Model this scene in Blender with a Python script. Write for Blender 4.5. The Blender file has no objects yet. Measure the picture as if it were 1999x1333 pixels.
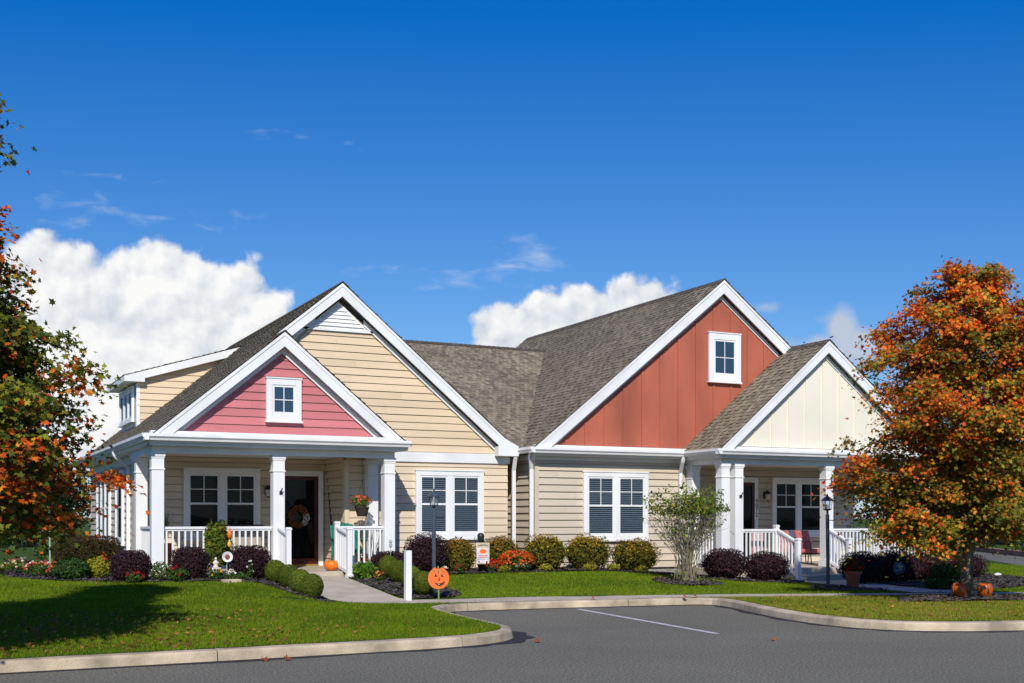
import bpy, bmesh, math, random
import numpy as np
from mathutils import Vector, Matrix
from mathutils.geometry import delaunay_2d_cdt
random.seed(7); rng = np.random.default_rng(11)
SC = bpy.context.scene
COL = SC.collection
PI = math.pi

# ------------------------------------------------------------------ materials
def newmat(name):
    m = bpy.data.materials.new(name); m.use_nodes = True
    nt = m.node_tree; b = nt.nodes['Principled BSDF']
    return m, nt, b
def lk(nt, a, b): nt.links.new(a, b)
def mat(name, col, rough=.6, var=.06, scale=3.0, bump=0.0, bscale=60.0, metal=0.0, spec=.4, col2=None, stretch=None, isl=0.0):
    """plain surface whose colour wanders a little (weathering), with optional fine bump"""
    m, nt, b = newmat(name)
    b.inputs['Roughness'].default_value = rough; b.inputs['Metallic'].default_value = metal
    b.inputs['Specular IOR Level'].default_value = spec
    tc = nt.nodes.new('ShaderNodeTexCoord')
    vec = tc.outputs['Object']
    if stretch:
        mp = nt.nodes.new('ShaderNodeMapping'); mp.inputs['Scale'].default_value = stretch
        lk(nt, vec, mp.inputs['Vector']); vec = mp.outputs['Vector']
    n = nt.nodes.new('ShaderNodeTexNoise'); n.inputs['Scale'].default_value = scale; n.inputs['Detail'].default_value = 6
    lk(nt, vec, n.inputs['Vector'])
    r = nt.nodes.new('ShaderNodeValToRGB')
    c2 = col2 or tuple(c*(1-2.2*var) for c in col)
    c1 = tuple(min(1, c*(1+var)) for c in col)
    r.color_ramp.elements[0].color = (*c2, 1); r.color_ramp.elements[1].color = (*c1, 1)
    r.color_ramp.elements[0].position = .32; r.color_ramp.elements[1].position = .68
    lk(nt, n.outputs['Fac'], r.inputs['Fac']); lk(nt, r.outputs['Color'], b.inputs['Base Color'])
    if isl:                                             # every board a slightly different batch
        g = nt.nodes.new('ShaderNodeNewGeometry'); mr = nt.nodes.new('ShaderNodeMapRange'); mr.inputs['To Min'].default_value = 1-isl; mr.inputs['To Max'].default_value = 1+isl*.6
        lk(nt, g.outputs['Random Per Island'], mr.inputs['Value']); mx = nt.nodes.new('ShaderNodeMix'); mx.data_type = 'RGBA'; mx.blend_type = 'MULTIPLY'; mx.inputs['Factor'].default_value = 1
        lk(nt, r.outputs['Color'], mx.inputs['A']); lk(nt, mr.outputs['Result'], mx.inputs['B']); lk(nt, mx.outputs['Result'], b.inputs['Base Color'])
    if bump:
        n2 = nt.nodes.new('ShaderNodeTexNoise'); n2.inputs['Scale'].default_value = bscale; n2.inputs['Detail'].default_value = 4
        lk(nt, tc.outputs['Object'], n2.inputs['Vector'])
        bp = nt.nodes.new('ShaderNodeBump'); bp.inputs['Strength'].default_value = bump; bp.inputs['Distance'].default_value = .01
        lk(nt, n2.outputs['Fac'], bp.inputs['Height']); lk(nt, bp.outputs['Normal'], b.inputs['Normal'])
    return m
M = {}
M['white'] = mat('white_vinyl', (.80, .80, .79), .5, .04, 2.2, stretch=(1, 1, .3))
M['white2'] = mat('white_painted_board', (.79, .79, .78), .55, .045, 1.5)
M['tan'] = mat('tan_siding', (.69, .56, .40), .6, .05, .8, .25, 90, stretch=(.35, .35, 2), isl=.07)
M['peach'] = mat('peach_siding', (.71, .555, .37), .6, .05, .8, .25, 90, stretch=(.35, .35, 2), isl=.07)
M['pink'] = mat('pink_siding', (.56, .175, .185), .6, .07, .9, .25, 90, stretch=(.35, .35, 2), isl=.10)
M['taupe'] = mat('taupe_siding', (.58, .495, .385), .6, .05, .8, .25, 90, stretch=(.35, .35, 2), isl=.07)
M['red'] = mat('red_board', (.435, .118, .068), .65, .12, 1.1, .2, 70, stretch=(1, 1, .35))
M['cream'] = mat('cream_board', (.80, .75, .61), .6, .03, .8, .15, 70)
M['concrete'] = mat('concrete', (.50, .43, .33), .85, .09, 2.5, .5, 120)
M['concrete2'] = mat('weathered_kerb_concrete', (.52, .42, .29), .9, .22, 2.2, 1.0, 45)
M['foundation'] = mat('foundation_parging', (.30, .28, .25), .9, .1, 3, .5, 60)
M['metal_black'] = mat('black_metal', (.022, .026, .032), .4, .1, 6)
M['metal_grey'] = mat('blue_grey_metal', (.055, .075, .10), .42, .1, 6)
M['maroon'] = mat('maroon_door', (.075, .008, .010), .35, .1, 3)
M['brass'] = mat('brass_sill', (.45, .28, .07), .4, .1, 6, metal=.6)
M['blind'] = mat('blind_slat', (.62, .65, .66), .5, .03, 5)
M['dark'] = mat('dark_interior', (.012, .014, .017), .8, .1, 3)
M['curtain'] = mat('dim_curtain', (.05, .055, .06), .8, .2, 4)
M['orange'] = mat('pumpkin_skin', (.78, .19, .012), .42, .10, 6)
M['orange2'] = mat('dark_pumpkin_skin', (.50, .10, .012), .38, .18, 7)
M['stem'] = mat('pumpkin_stem', (.10, .085, .035), .8, .2, 20)
M['terra'] = mat('terracotta', (.33, .085, .035), .8, .12, 6)
M['cushion'] = mat('red_cushion', (.54, .16, .16), .9, .10, 9, .3, 200)
M['green_plastic'] = mat('green_plastic', (.010, .16, .115), .4, .1, 4)
M['green_paint'] = mat('green_paint', (.12, .25, .06), .6, .1, 6)
M['signorange'] = mat('orange_paint', (.86, .155, .025), .5, .05, 7)
M['signdark'] = mat('dark_brown_paint', (.05, .012, .006), .6, .1, 7)
M['leafpaint'] = mat('leaf_green_paint', (.25, .22, .04), .6, .2, 10)
M['bark'] = mat('maple_bark', (.17, .14, .10), .95, .30, 9, 1.0, 40, stretch=(1, 1, .3))
M['twig'] = mat('grey_twig', (.27, .23, .16), .9, .2, 20)
M['darktwig'] = mat('dark_twig', (.05, .04, .03), .9, .2, 20)
M['mulch'] = mat('dark_mulch', (.095, .076, .064), .95, .5, 17, 1.0, 38, col2=(.008, .007, .006), isl=.5)
M['flag'] = mat('linen_flag', (.56, .48, .33), .9, .06, 8, .3, 300)
M['ink'] = mat('flag_ink', (.06, .05, .07), .9, .1, 9)
M['flagred'] = mat('flag_red', (.62, .09, .05), .9, .1, 9)
M['flagwhite'] = mat('flag_white', (.70, .66, .66), .9, .1, 9)
M['basket'] = mat('brown_basket', (.035, .022, .018), .75, .2, 20, .4, 80)
M['statue'] = mat('white_statuary', (.72, .68, .60), .6, .08, 20)
M['glassplate'] = mat('milk_glass', (.78, .76, .74), .2, .08, 30)
M['rust'] = mat('rust_centre', (.30, .08, .03), .6, .3, 40)
M['wood'] = mat('brown_pole', (.14, .04, .025), .7, .2, 8)
M['blue'] = mat('blue_sign', (.015, .035, .07), .4, .1, 6)
M['bluemark'] = mat('pale_sign_mark', (.22, .36, .42), .5, .1, 6)
M['galv'] = mat('galvanised_pole', (.42, .47, .45), .5, .1, 8)
M['tin'] = mat('tan_bench_panel', (.38, .31, .23), .8, .1, 5)
M['rock'] = mat('pale_rock', (.35, .36, .40), .9, .15, 2, .8, 8)
M['candle'] = mat('lamp_candle', (.62, .60, .55), .5, .05, 9)
M['glass_shade'] = mat('frosted_shade', (.55, .52, .47), .3, .05, 9)

def glass(name, tint, trans=.25, rough=.03, spec=.6):
    m, nt, b = newmat(name)
    b.inputs['Base Color'].default_value = (*tint, 1); b.inputs['Roughness'].default_value = rough
    b.inputs['Specular IOR Level'].default_value = spec
    t = nt.nodes.new('ShaderNodeBsdfTransparent'); mx = nt.nodes.new('ShaderNodeMixShader')
    t.inputs['Color'].default_value = (.9, .95, 1, 1)
    mx.inputs['Fac'].default_value = trans
    lk(nt, b.outputs['BSDF'], mx.inputs[1]); lk(nt, t.outputs['BSDF'], mx.inputs[2])
    lk(nt, mx.outputs['Shader'], nt.nodes['Material Output'].inputs['Surface'])
    # old float glass is never quite flat
    n = nt.nodes.new('ShaderNodeTexNoise'); n.inputs['Scale'].default_value = 2.2
    tc = nt.nodes.new('ShaderNodeTexCoord'); lk(nt, tc.outputs['Object'], n.inputs['Vector'])
    bp = nt.nodes.new('ShaderNodeBump'); bp.inputs['Strength'].default_value = .12; bp.inputs['Distance'].default_value = .02
    lk(nt, n.outputs['Fac'], bp.inputs['Height']); lk(nt, bp.outputs['Normal'], b.inputs['Normal'])
    return m
M['glass'] = glass('window_glass', (.02, .035, .05), .66, .03, .4)
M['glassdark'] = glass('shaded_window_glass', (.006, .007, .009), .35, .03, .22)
M['glassblue'] = glass('gable_window_glass', (.035, .075, .12), .25, .12)
M['lampglass'] = glass('lantern_glass', (.55, .58, .58), .82)

def shingle_mat():
    m, nt, b = newmat('asphalt_shingles')
    b.inputs['Roughness'].default_value = .93; b.inputs['Specular IOR Level'].default_value = .2
    uv = nt.nodes.new('ShaderNodeUVMap'); uv.uv_map = 'UVMap'
    br = nt.nodes.new('ShaderNodeTexBrick')
    br.offset = .37; br.offset_frequency = 2; br.squash = 1
    br.inputs['Scale'].default_value = 1; br.inputs['Brick Width'].default_value = .13; br.inputs['Row Height'].default_value = .145
    br.inputs['Mortar Size'].default_value = .004; br.inputs['Bias'].default_value = 0
    br.inputs['Color1'].default_value = (.335, .285, .20, 1); br.inputs['Color2'].default_value = (.17, .145, .104, 1)
    br.inputs['Mortar'].default_value = (.08, .066, .05, 1)
    lk(nt, uv.outputs['UV'], br.inputs['Vector'])
    n = nt.nodes.new('ShaderNodeTexNoise'); n.inputs['Scale'].default_value = .55; n.inputs['Detail'].default_value = 5
    lk(nt, uv.outputs['UV'], n.inputs['Vector'])
    n2 = nt.nodes.new('ShaderNodeTexNoise'); n2.inputs['Scale'].default_value = 90; n2.inputs['Detail'].default_value = 3
    lk(nt, uv.outputs['UV'], n2.inputs['Vector'])
    ad = nt.nodes.new('ShaderNodeMath'); ad.operation = 'ADD'; lk(nt, n.outputs['Fac'], ad.inputs[0]); lk(nt, n2.outputs['Fac'], ad.inputs[1])
    mr = nt.nodes.new('ShaderNodeMapRange'); mr.inputs['From Min'].default_value = .6; mr.inputs['From Max'].default_value = 1.4
    mr.inputs['To Min'].default_value = .72; mr.inputs['To Max'].default_value = 1.28
    lk(nt, ad.outputs[0], mr.inputs['Value'])
    mx = nt.nodes.new('ShaderNodeMix'); mx.data_type = 'RGBA'; mx.blend_type = 'MULTIPLY'; mx.inputs['Factor'].default_value = 1
    lk(nt, br.outputs['Color'], mx.inputs['A']); lk(nt, mr.outputs['Result'], mx.inputs['B'])
    lk(nt, mx.outputs['Result'], b.inputs['Base Color'])
    bp = nt.nodes.new('ShaderNodeBump'); bp.inputs['Strength'].default_value = .5; bp.inputs['Distance'].default_value = .01
    lk(nt, n2.outputs['Fac'], bp.inputs['Height']); lk(nt, bp.outputs['Normal'], b.inputs['Normal'])
    return m
M['shingle'] = shingle_mat()
M['ridge'] = mat('ridge_shingles', (.095, .078, .06), .93, .2, 8, .6, 80)

def asphalt_mat():
    m, nt, b = newmat('asphalt')
    b.inputs['Roughness'].default_value = .88; b.inputs['Specular IOR Level'].default_value = .25
    tc = nt.nodes.new('ShaderNodeTexCoord')
    n = nt.nodes.new('ShaderNodeTexNoise'); n.inputs['Scale'].default_value = 34; n.inputs['Detail'].default_value = 6; n.inputs['Roughness'].default_value = .75
    v = nt.nodes.new('ShaderNodeTexVoronoi'); v.inputs['Scale'].default_value = 26
    n3 = nt.nodes.new('ShaderNodeTexNoise'); n3.inputs['Scale'].default_value = .45; n3.inputs['Detail'].default_value = 6; n3.inputs['Roughness'].default_value = .65
    mp = nt.nodes.new('ShaderNodeMapping'); mp.inputs['Scale'].default_value = (1, 1, 1); lk(nt, tc.outputs['Object'], mp.inputs['Vector'])
    for q in (n, v): lk(nt, tc.outputs['Object'], q.inputs['Vector'])
    lk(nt, mp.outputs['Vector'], n3.inputs['Vector'])
    r = nt.nodes.new('ShaderNodeValToRGB')
    e = r.color_ramp.elements; e[0].position = .36; e[0].color = (.035, .034, .026, 1); e[1].position = .66; e[1].color = (.30, .285, .212, 1)
    lk(nt, n.outputs['Fac'], r.inputs['Fac'])
    mr = nt.nodes.new('ShaderNodeMapRange'); mr.inputs['From Min'].default_value = .3; mr.inputs['From Max'].default_value = .7
    mr.inputs['To Min'].default_value = .88; mr.inputs['To Max'].default_value = 1.12; lk(nt, n3.outputs['Fac'], mr.inputs['Value'])
    mx = nt.nodes.new('ShaderNodeMix'); mx.data_type = 'RGBA'; mx.blend_type = 'MULTIPLY'; mx.inputs['Factor'].default_value = 1
    lk(nt, r.outputs['Color'], mx.inputs['A']); lk(nt, mr.outputs['Result'], mx.inputs['B'])
    # pale stones
    gt = nt.nodes.new('ShaderNodeMath'); gt.operation = 'LESS_THAN'; gt.inputs[1].default_value = .16; lk(nt, v.outputs['Distance'], gt.inputs[0])
    mm = nt.nodes.new('ShaderNodeMath'); mm.operation = 'MULTIPLY'; lk(nt, gt.outputs[0], mm.inputs[0])
    vc = nt.nodes.new('ShaderNodeSeparateColor'); lk(nt, v.outputs['Color'], vc.inputs['Color'])
    g2 = nt.nodes.new('ShaderNodeMath'); g2.operation = 'GREATER_THAN'; g2.inputs[1].default_value = .78; lk(nt, vc.outputs['Red'], g2.inputs[0])
    lk(nt, g2.outputs[0], mm.inputs[1])
    mx2 = nt.nodes.new('ShaderNodeMix'); mx2.data_type = 'RGBA'; mx2.inputs['B'].default_value = (.34, .33, .31, 1)
    lk(nt, mm.outputs[0], mx2.inputs['Factor']); lk(nt, mx.outputs['Result'], mx2.inputs['A'])
    lk(nt, mx2.outputs['Result'], b.inputs['Base Color'])
    bp = nt.nodes.new('ShaderNodeBump'); bp.inputs['Strength'].default_value = .7; bp.inputs['Distance'].default_value = .008
    lk(nt, n.outputs['Fac'], bp.inputs['Height']); lk(nt, bp.outputs['Normal'], b.inputs['Normal'])
    return m
M['asphalt'] = asphalt_mat()
M['darkedge'] = mat('dark_asphalt_edge', (.028, .028, .03), .8, .3, 12, .7, 80)
M['paint'] = mat('worn_white_paint', (.60, .59, .56), .8, .18, 14, .4, 90)

def lawn_mat(name='lawn_soil', k=1.0):
    m, nt, b = newmat(name)
    b.inputs['Roughness'].default_value = .95; b.inputs['Specular IOR Level'].default_value = .15
    tc = nt.nodes.new('ShaderNodeTexCoord')
    n = nt.nodes.new('ShaderNodeTexNoise'); n.inputs['Scale'].default_value = .8; n.inputs['Detail'].default_value = 9; n.inputs['Roughness'].default_value = .7
    lk(nt, tc.outputs['Object'], n.inputs['Vector'])
    r = nt.nodes.new('ShaderNodeValToRGB')
    e = r.color_ramp.elements; e[0].position = .3; e[0].color = (.035*k, .075*k, .010*k, 1); e[1].position = .75; e[1].color = (.085*k, .135*k, .020*k, 1)
    lk(nt, n.outputs['Fac'], r.inputs['Fac']); lk(nt, r.outputs['Color'], b.inputs['Base Color'])
    n2 = nt.nodes.new('ShaderNodeTexNoise'); n2.inputs['Scale'].default_value = 40; n2.inputs['Detail'].default_value = 4; lk(nt, tc.outputs['Object'], n2.inputs['Vector'])
    bp = nt.nodes.new('ShaderNodeBump'); bp.inputs['Strength'].default_value = 1; bp.inputs['Distance'].default_value = .04
    lk(nt, n2.outputs['Fac'], bp.inputs['Height']); lk(nt, bp.outputs['Normal'], b.inputs['Normal'])
    return m
M['lawn'] = lawn_mat()

def leaf_mat(name, trans=.3, rough=.5, spec=.35):
    """leaf colour comes from the per-leaf colour attribute"""
    m, nt, b = newmat(name)
    a = nt.nodes.new('ShaderNodeAttribute'); a.attribute_name = 'Col'
    b.inputs['Roughness'].default_value = rough; b.inputs['Specular IOR Level'].default_value = spec
    lk(nt, a.outputs['Color'], b.inputs['Base Color'])
    t = nt.nodes.new('ShaderNodeBsdfTranslucent'); lk(nt, a.outputs['Color'], t.inputs['Color'])
    mx = nt.nodes.new('ShaderNodeMixShader'); mx.inputs['Fac'].default_value = trans
    lk(nt, b.outputs['BSDF'], mx.inputs[1]); lk(nt, t.outputs['BSDF'], mx.inputs[2])
    lk(nt, mx.outputs['Shader'], nt.nodes['Material Output'].inputs['Surface'])
    return m
M['leaf'] = leaf_mat('autumn_leaf', .42, .6, .2)
M['grass'] = leaf_mat('grass_blade', .30, .85, .05)
M['bushleaf'] = leaf_mat('bush_leaf', .15, .85, .06)
M['petal'] = leaf_mat('petal', .25, .7, .2)

# ------------------------------------------------------------------ mesh helpers
class MB:
    def __init__(s): s.v = []; s.f = []; s.uv = []; s.has = False
    def poly(s, pts, uv=None):
        i = len(s.v); s.v += [tuple(p) for p in pts]; s.f.append(list(range(i, i+len(pts))))
        s.uv.append(uv or [(0, 0)]*len(pts)); s.has |= uv is not None
    def hexa(s, c):
        i = len(s.v); s.v += [tuple(p) for p in c]
        for q in ((0,3,2,1),(4,5,6,7),(0,1,5,4),(1,2,6,5),(2,3,7,6),(3,0,4,7)):
            s.f.append([i+k for k in q]); s.uv.append([(0, 0)]*4)
    def box(s, x0, x1, y0, y1, z0, z1):
        s.hexa([(x0,y0,z0),(x1,y0,z0),(x1,y1,z0),(x0,y1,z0),(x0,y0,z1),(x1,y0,z1),(x1,y1,z1),(x0,y1,z1)]); return s
    def fbox(s, F, s0, s1, t0, t1, n0, n1):
        P = lambda a, b, c: F(a, b, c)
        s.hexa([P(s0,t0,n1),P(s1,t0,n1),P(s1,t0,n0),P(s0,t0,n0),P(s0,t1,n1),P(s1,t1,n1),P(s1,t1,n0),P(s0,t1,n0)]); return s
    def prism(s, pts, vec):
        vec = Vector(vec); a = [Vector(p) for p in pts]; n = len(a); i = len(s.v)
        s.v += [tuple(p) for p in a]+[tuple(p+vec) for p in a]
        s.f.append(list(range(i, i+n))[::-1]); s.f.append(list(range(i+n, i+2*n)))
        s.uv += [[(0, 0)]*n]*2
        for k in range(n):
            l = (k+1) % n; s.f.append([i+k, i+l, i+n+l, i+n+k]); s.uv.append([(0, 0)]*4)
        return s
    def tube(s, path, rad, n=8, cap=True):
        P = [Vector(p) for p in path]; R = rad if hasattr(rad, '__len__') else [rad]*len(P)
        i0 = len(s.v); up = Vector((0, 0, 1))
        for k, p in enumerate(P):
            d = (P[min(k+1, len(P)-1)]-P[max(k-1, 0)]); d = d.normalized() if d.length > 1e-9 else up
            a = d.cross(Vector((1, .13, .07))) if abs(d.x) < .9 else d.cross(Vector((0, 1, .1)))
            a.normalize(); b = d.cross(a)
            for j in range(n):
                t = 2*PI*j/n; s.v.append(tuple(p+(a*math.cos(t)+b*math.sin(t))*R[k]))
        for k in range(len(P)-1):
            for j in range(n):
                l = (j+1) % n
                s.f.append([i0+k*n+j, i0+k*n+l, i0+(k+1)*n+l, i0+(k+1)*n+j]); s.uv.append([(0, 0)]*4)
        if cap:
            s.f.append([i0+j for j in range(n)][::-1]); s.f.append([i0+(len(P)-1)*n+j for j in range(n)]); s.uv += [[(0, 0)]*n]*2
        return s
    def lathe(s, prof, c, n=20, sq=1.0, lobes=0, lob=0.0):
        i0 = len(s.v); m = len(prof)
        for r, z in prof:
            for j in range(n):
                t = 2*PI*j/n; q = r*(1-lob*abs(math.sin(lobes*t/2))**.6*0 - lob*(1-abs(math.sin(lobes*t/2)))**3) if lobes else r
                s.v.append((c[0]+q*math.cos(t), c[1]+q*sq*math.sin(t), c[2]+z))
        for k in range(m-1):
            for j in range(n):
                l = (j+1) % n
                s.f.append([i0+k*n+j, i0+k*n+l, i0+(k+1)*n+l, i0+(k+1)*n+j]); s.uv.append([(0, 0)]*4)
        s.f.append([i0+j for j in range(n)][::-1]); s.f.append([i0+(m-1)*n+j for j in range(n)]); s.uv += [[(0, 0)]*n]*2
        return s
    def ball(s, c, r, n=12, m=8):
        rx, ry, rz = r if hasattr(r, '__len__') else (r, r, r)
        i0 = len(s.v); ang = [PI*(k+.5)/m-PI/2 for k in range(m)]
        for a in ang:
            for j in range(n):
                t = 2*PI*j/n; s.v.append((c[0]+rx*math.cos(a)*math.cos(t), c[1]+ry*math.cos(a)*math.sin(t), c[2]+rz*math.sin(a)))
        for k in range(m-1):
            for j in range(n):
                l = (j+1) % n; s.f.append([i0+k*n+j, i0+k*n+l, i0+(k+1)*n+l, i0+(k+1)*n+j]); s.uv.append([(0, 0)]*4)
        s.f.append([i0+j for j in range(n)][::-1]); s.f.append([i0+(m-1)*n+j for j in range(n)]); s.uv += [[(0, 0)]*n]*2
        return s
    def build(s, name, m, parent=None, smooth=False, bevel=0):
        me = bpy.data.meshes.new(name); me.from_pydata(s.v, [], s.f)
        if s.has:
            u = me.uv_layers.new(name='UVMap'); flat = [c for f in s.uv for p in f for c in p]
            u.data.foreach_set('uv', flat)
        me.validate(); me.update()
        if not s.has:
            bm = bmesh.new(); bm.from_mesh(me); bmesh.ops.recalc_face_normals(bm, faces=bm.faces); bm.to_mesh(me); bm.free()
        me.materials.append(m if not isinstance(m, str) else M[m])
        if smooth: me.polygons.foreach_set('use_smooth', [True]*len(me.polygons))
        o = bpy.data.objects.new(name, me); COL.objects.link(o)
        if parent: o.parent = parent; o.matrix_parent_inverse = Matrix.Identity(4)
        if parent and parent.type == 'EMPTY' or parent:
            put_world(o, parent)
        if bevel:
            b = o.modifiers.new('bevel', 'BEVEL'); b.width = bevel; b.segments = 2; b.limit_method = 'ANGLE'; b.angle_limit = math.radians(40)
        return o
def world_of(o):
    t = Vector((0, 0, 0))
    while o: t = t+o.location; o = o.parent
    return t
def put_world(o, parent):            # meshes are written in world coordinates; the thing's origin is its base
    w = world_of(parent)
    if w.length > 0: o.data.transform(Matrix.Translation(-w))
def tag(o, label, cat, group=None, kind=None):
    if label: o['label'] = label
    if cat: o['category'] = cat
    if group: o['group'] = group
    if kind: o['kind'] = kind
    return o
def thing(name, label, cat, loc, group=None):
    o = bpy.data.objects.new(name, None); COL.objects.link(o); o.location = loc; o.empty_display_size = .2
    return tag(o, label, cat, group)
def struct(o): o['kind'] = 'structure'; return o
def copy_tree(o, parent=None, off=None):
    c = o.copy(); COL.objects.link(c)
    if parent: c.parent = parent
    if off is not None: c.location = Vector(o.location)+Vector(off)
    for ch in list(o.children): copy_tree(ch, c)
    return c

def clip(poly, axis, val, keep_ge):
    out = []; n = len(poly)
    for i in range(n):
        a, b = poly[i], poly[(i+1) % n]
        ia = (a[axis] >= val-1e-9) if keep_ge else (a[axis] <= val+1e-9)
        ib = (b[axis] >= val-1e-9) if keep_ge else (b[axis] <= val+1e-9)
        if ia: out.append(a)
        if ia != ib:
            k = (val-a[axis])/(b[axis]-a[axis]); out.append((a[0]+(b[0]-a[0])*k, a[1]+(b[1]-a[1])*k))
    return out
def frame(O, S, T, N):
    O, S, T, N = Vector(O), Vector(S).normalized(), Vector(T).normalized(), Vector(N).normalized()
    return lambda s, t, n=0: O+S*s+T*t+N*n
SIDR = random.Random(21)
def lap(mb, F, poly, expo, lip, base=.003, t0=None, uvoff=(0, 0), gap=0.0):
    """overlapping courses (clapboard or shingles) filling a polygon in the plane of frame F"""
    lo = min(p[1] for p in poly) if t0 is None else t0; hi = max(p[1] for p in poly)
    k = 0
    while lo+k*expo < hi-1e-6:
        a = lo+k*expo; b = a+expo
        a += gap; q = clip(clip(poly, 1, a, True), 1, b, False)
        k += 1
        if len(q) < 3: continue
        off = lambda t: base+lip*(1-(t-a)/expo)
        mb.poly([F(s, t, off(t)) for s, t in q], [(s+uvoff[0], t+uvoff[1]) for s, t in q])
        ed = [p[0] for p in q if abs(p[1]-a) < 1e-6]
        if len(ed) >= 2:
            s0, s1 = min(ed), max(ed)
            mb.poly([F(s0, a, 0), F(s1, a, 0), F(s1, a, base+lip), F(s0, a, base+lip)], [(s0+uvoff[0], a+uvoff[1]), (s1+uvoff[0], a+uvoff[1]), (s1+uvoff[0], a+uvoff[1]), (s0+uvoff[0], a+uvoff[1])])
    return mb

def shingles(mb, F, poly, expo, seed=3):
    """laminated shingles: thin full courses with random raised tabs, all clipped to the roof outline"""
    r = random.Random(seed); lo = min(p[1] for p in poly); hi = max(p[1] for p in poly); k = 0
    lap(mb, F, poly, expo, .005, .004)
    while lo+k*expo < hi-1e-6:
        a = lo+k*expo; b = a+expo; k += 1
        q = clip(clip(poly, 1, a, True), 1, b, False)
        if len(q) < 3: continue
        s = min(p[0] for p in q)-r.random()*.3; s1 = max(p[0] for p in q)
        while s < s1:
            w = r.uniform(.07, .20); e = s+w
            t = clip(clip(q, 0, s, True), 0, e, False); s = e+r.uniform(.05, .20)
            if len(t) < 3: continue
            off = lambda z: .026-.018*(z-a)/expo
            mb.poly([F(x, z, off(z)) for x, z in t], t)
            d = [p[0] for p in t if abs(p[1]-a) < 1e-6]
            if len(d) >= 2 and max(d)-min(d) > .01: mb.poly([F(min(d), a, 0), F(max(d), a, 0), F(max(d), a, .026), F(min(d), a, .026)], [(min(d), a), (max(d), a), (max(d), a+.01), (min(d), a+.01)])
# ------------------------------------------------------------------ ground shape
def cl(x, a=0., b=1.): return max(a, min(b, x))
def sm(x): x = cl(x); return x*x*(3-2*x)
def pl(x, pts):
    if x <= pts[0][0]: return pts[0][1]
    for (a, b), (c, d) in zip(pts, pts[1:]):
        if x <= c: return b+(d-b)*(x-a)/(c-a)
    return pts[-1][1]
BACK = [(7.3,19.6),(10,19.25),(13.4,18.35),(15.75,17.47),(19.27,16.15),(26,13.7),(45,9)]       # far edge of the sidewalk
FRONT = [(7.3,18.55),(8.2,18.5),(12.7,17.9),(13.1,17.65),(15.2,16.85),(18.75,15.6),(26,13.0),(45,8.2)]
KERB = [(-40,13.05),(0.61,13.05),(4.6,13.12),(5.65,13.17),(6.35,13.35),(6.85,13.75),(7.08,14.25),(7.12,14.9),(7.2,16.2),(7.32,17.3),(7.6,18.02),(8.15,18.33),
        (12.55,17.76),(12.80,17.55),(12.72,16.86),(12.14,15.19),(11.90,13.98),(11.90,13.15),(12.06,12.62),(12.36,12.21),(13.11,11.78),(14.2,11.5),(17,11.2),(45,10.6)]
def walkz(y): return .115+.285*cl((y-19.3)/3.5)
def gz(x, y):
    if x < 7.45:
        zl = .13+.30*cl((y-13.25)/8.6)**1.1
        zr = walkz(y) if y > 19.3 else .125
        w = sm((x-5.15)/(1.0)) if y > 18.6 else sm((x-4.4)/2.4)
        z = zl*(1-w)+zr*w
    else:
        yb = pl(x, BACK); zt = pl(x, [(8,.40),(13.5,.40),(15.2,.27),(17,.14),(19,.06),(22,.08),(26,.12)])
        z = .118+(zt-.118)*cl((y-yb)/(22.4-yb)) if y > yb else .118
        w = sm((x-7.45)/.6); z = walkz(y)*(1-w)+z*w if y > 19.3 else z
        if y < pl(x, FRONT)-.1: z = .13+.05*math.exp(-((x-16.3)**2+(y-14.7)**2)/2.0)
    if y > 45: z *= cl((75-y)/30)
    return z
def inside(p, poly):
    x, y = p; c = False; n = len(poly)
    for i in range(n):
        (x0, y0), (x1, y1) = poly[i], poly[i-1]
        if (y0 > y) != (y1 > y) and x < (x1-x0)*(y-y0)/(y1-y0)+x0: c = not c
    return c
def dens(poly, step):
    out = []
    for (a, b), (c, d) in zip(poly, poly[1:]+poly[:1]):
        n = max(1, int(math.hypot(c-a, d-b)/step))
        out += [(a+(c-a)*k/n, b+(d-b)*k/n) for k in range(n)]
    return out
def sheet(name, poly, step, zf, m, jit=0.0, edge=None):
    """a ground-hugging sheet: outline + interior points, triangulated"""
    bd = dens(poly, edge or step); n = len(bd)
    xs = [p[0] for p in bd]; ys = [p[1] for p in bd]
    pts = [Vector(p) for p in bd]
    x = min(xs)+step*.5
    while x < max(xs):
        y = min(ys)+step*.5
        while y < max(ys):
            p = (x+random.uniform(-.3, .3)*step, y+random.uniform(-.3, .3)*step)
            if inside(p, bd): pts.append(Vector(p))
            y += step
        x += step
    v, e, f, *_ = delaunay_2d_cdt(pts, [(i, (i+1) % n) for i in range(n)], [list(range(n))], 1, 1e-5)
    me = bpy.data.meshes.new(name)
    me.from_pydata([(p[0], p[1], zf(p[0], p[1])+(random.uniform(-jit, jit) if jit else 0)) for p in v], [], [list(q) for q in f])
    me.materials.append(M[m]); me.update()
    if me.polygons and me.polygons[0].normal.z < 0: me.flip_normals()
    me.polygons.foreach_set('use_smooth', [True]*len(me.polygons))
    o = bpy.data.objects.new(name, me); COL.objects.link(o)
    return o
def offs(line, d):
    out = []
    for i, p in enumerate(line):
        a = Vector(line[max(i-1, 0)]); b = Vector(line[min(i+1, len(line)-1)])
        t = (b-a).normalized(); out.append((p[0]-t.y*d, p[1]+t.x*d))
    return out
# smooth the kerb line
def chaikin(l, it=2):
    for _ in range(it):
        o = [l[0]]
        for a, b in zip(l, l[1:]):
            o += [(a[0]*.75+b[0]*.25, a[1]*.75+b[1]*.25), (a[0]*.25+b[0]*.75, a[1]*.25+b[1]*.75)]
        l = o+[l[-1]]
    return l
KS = chaikin(KERB); KI = offs(KS, .17)

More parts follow.
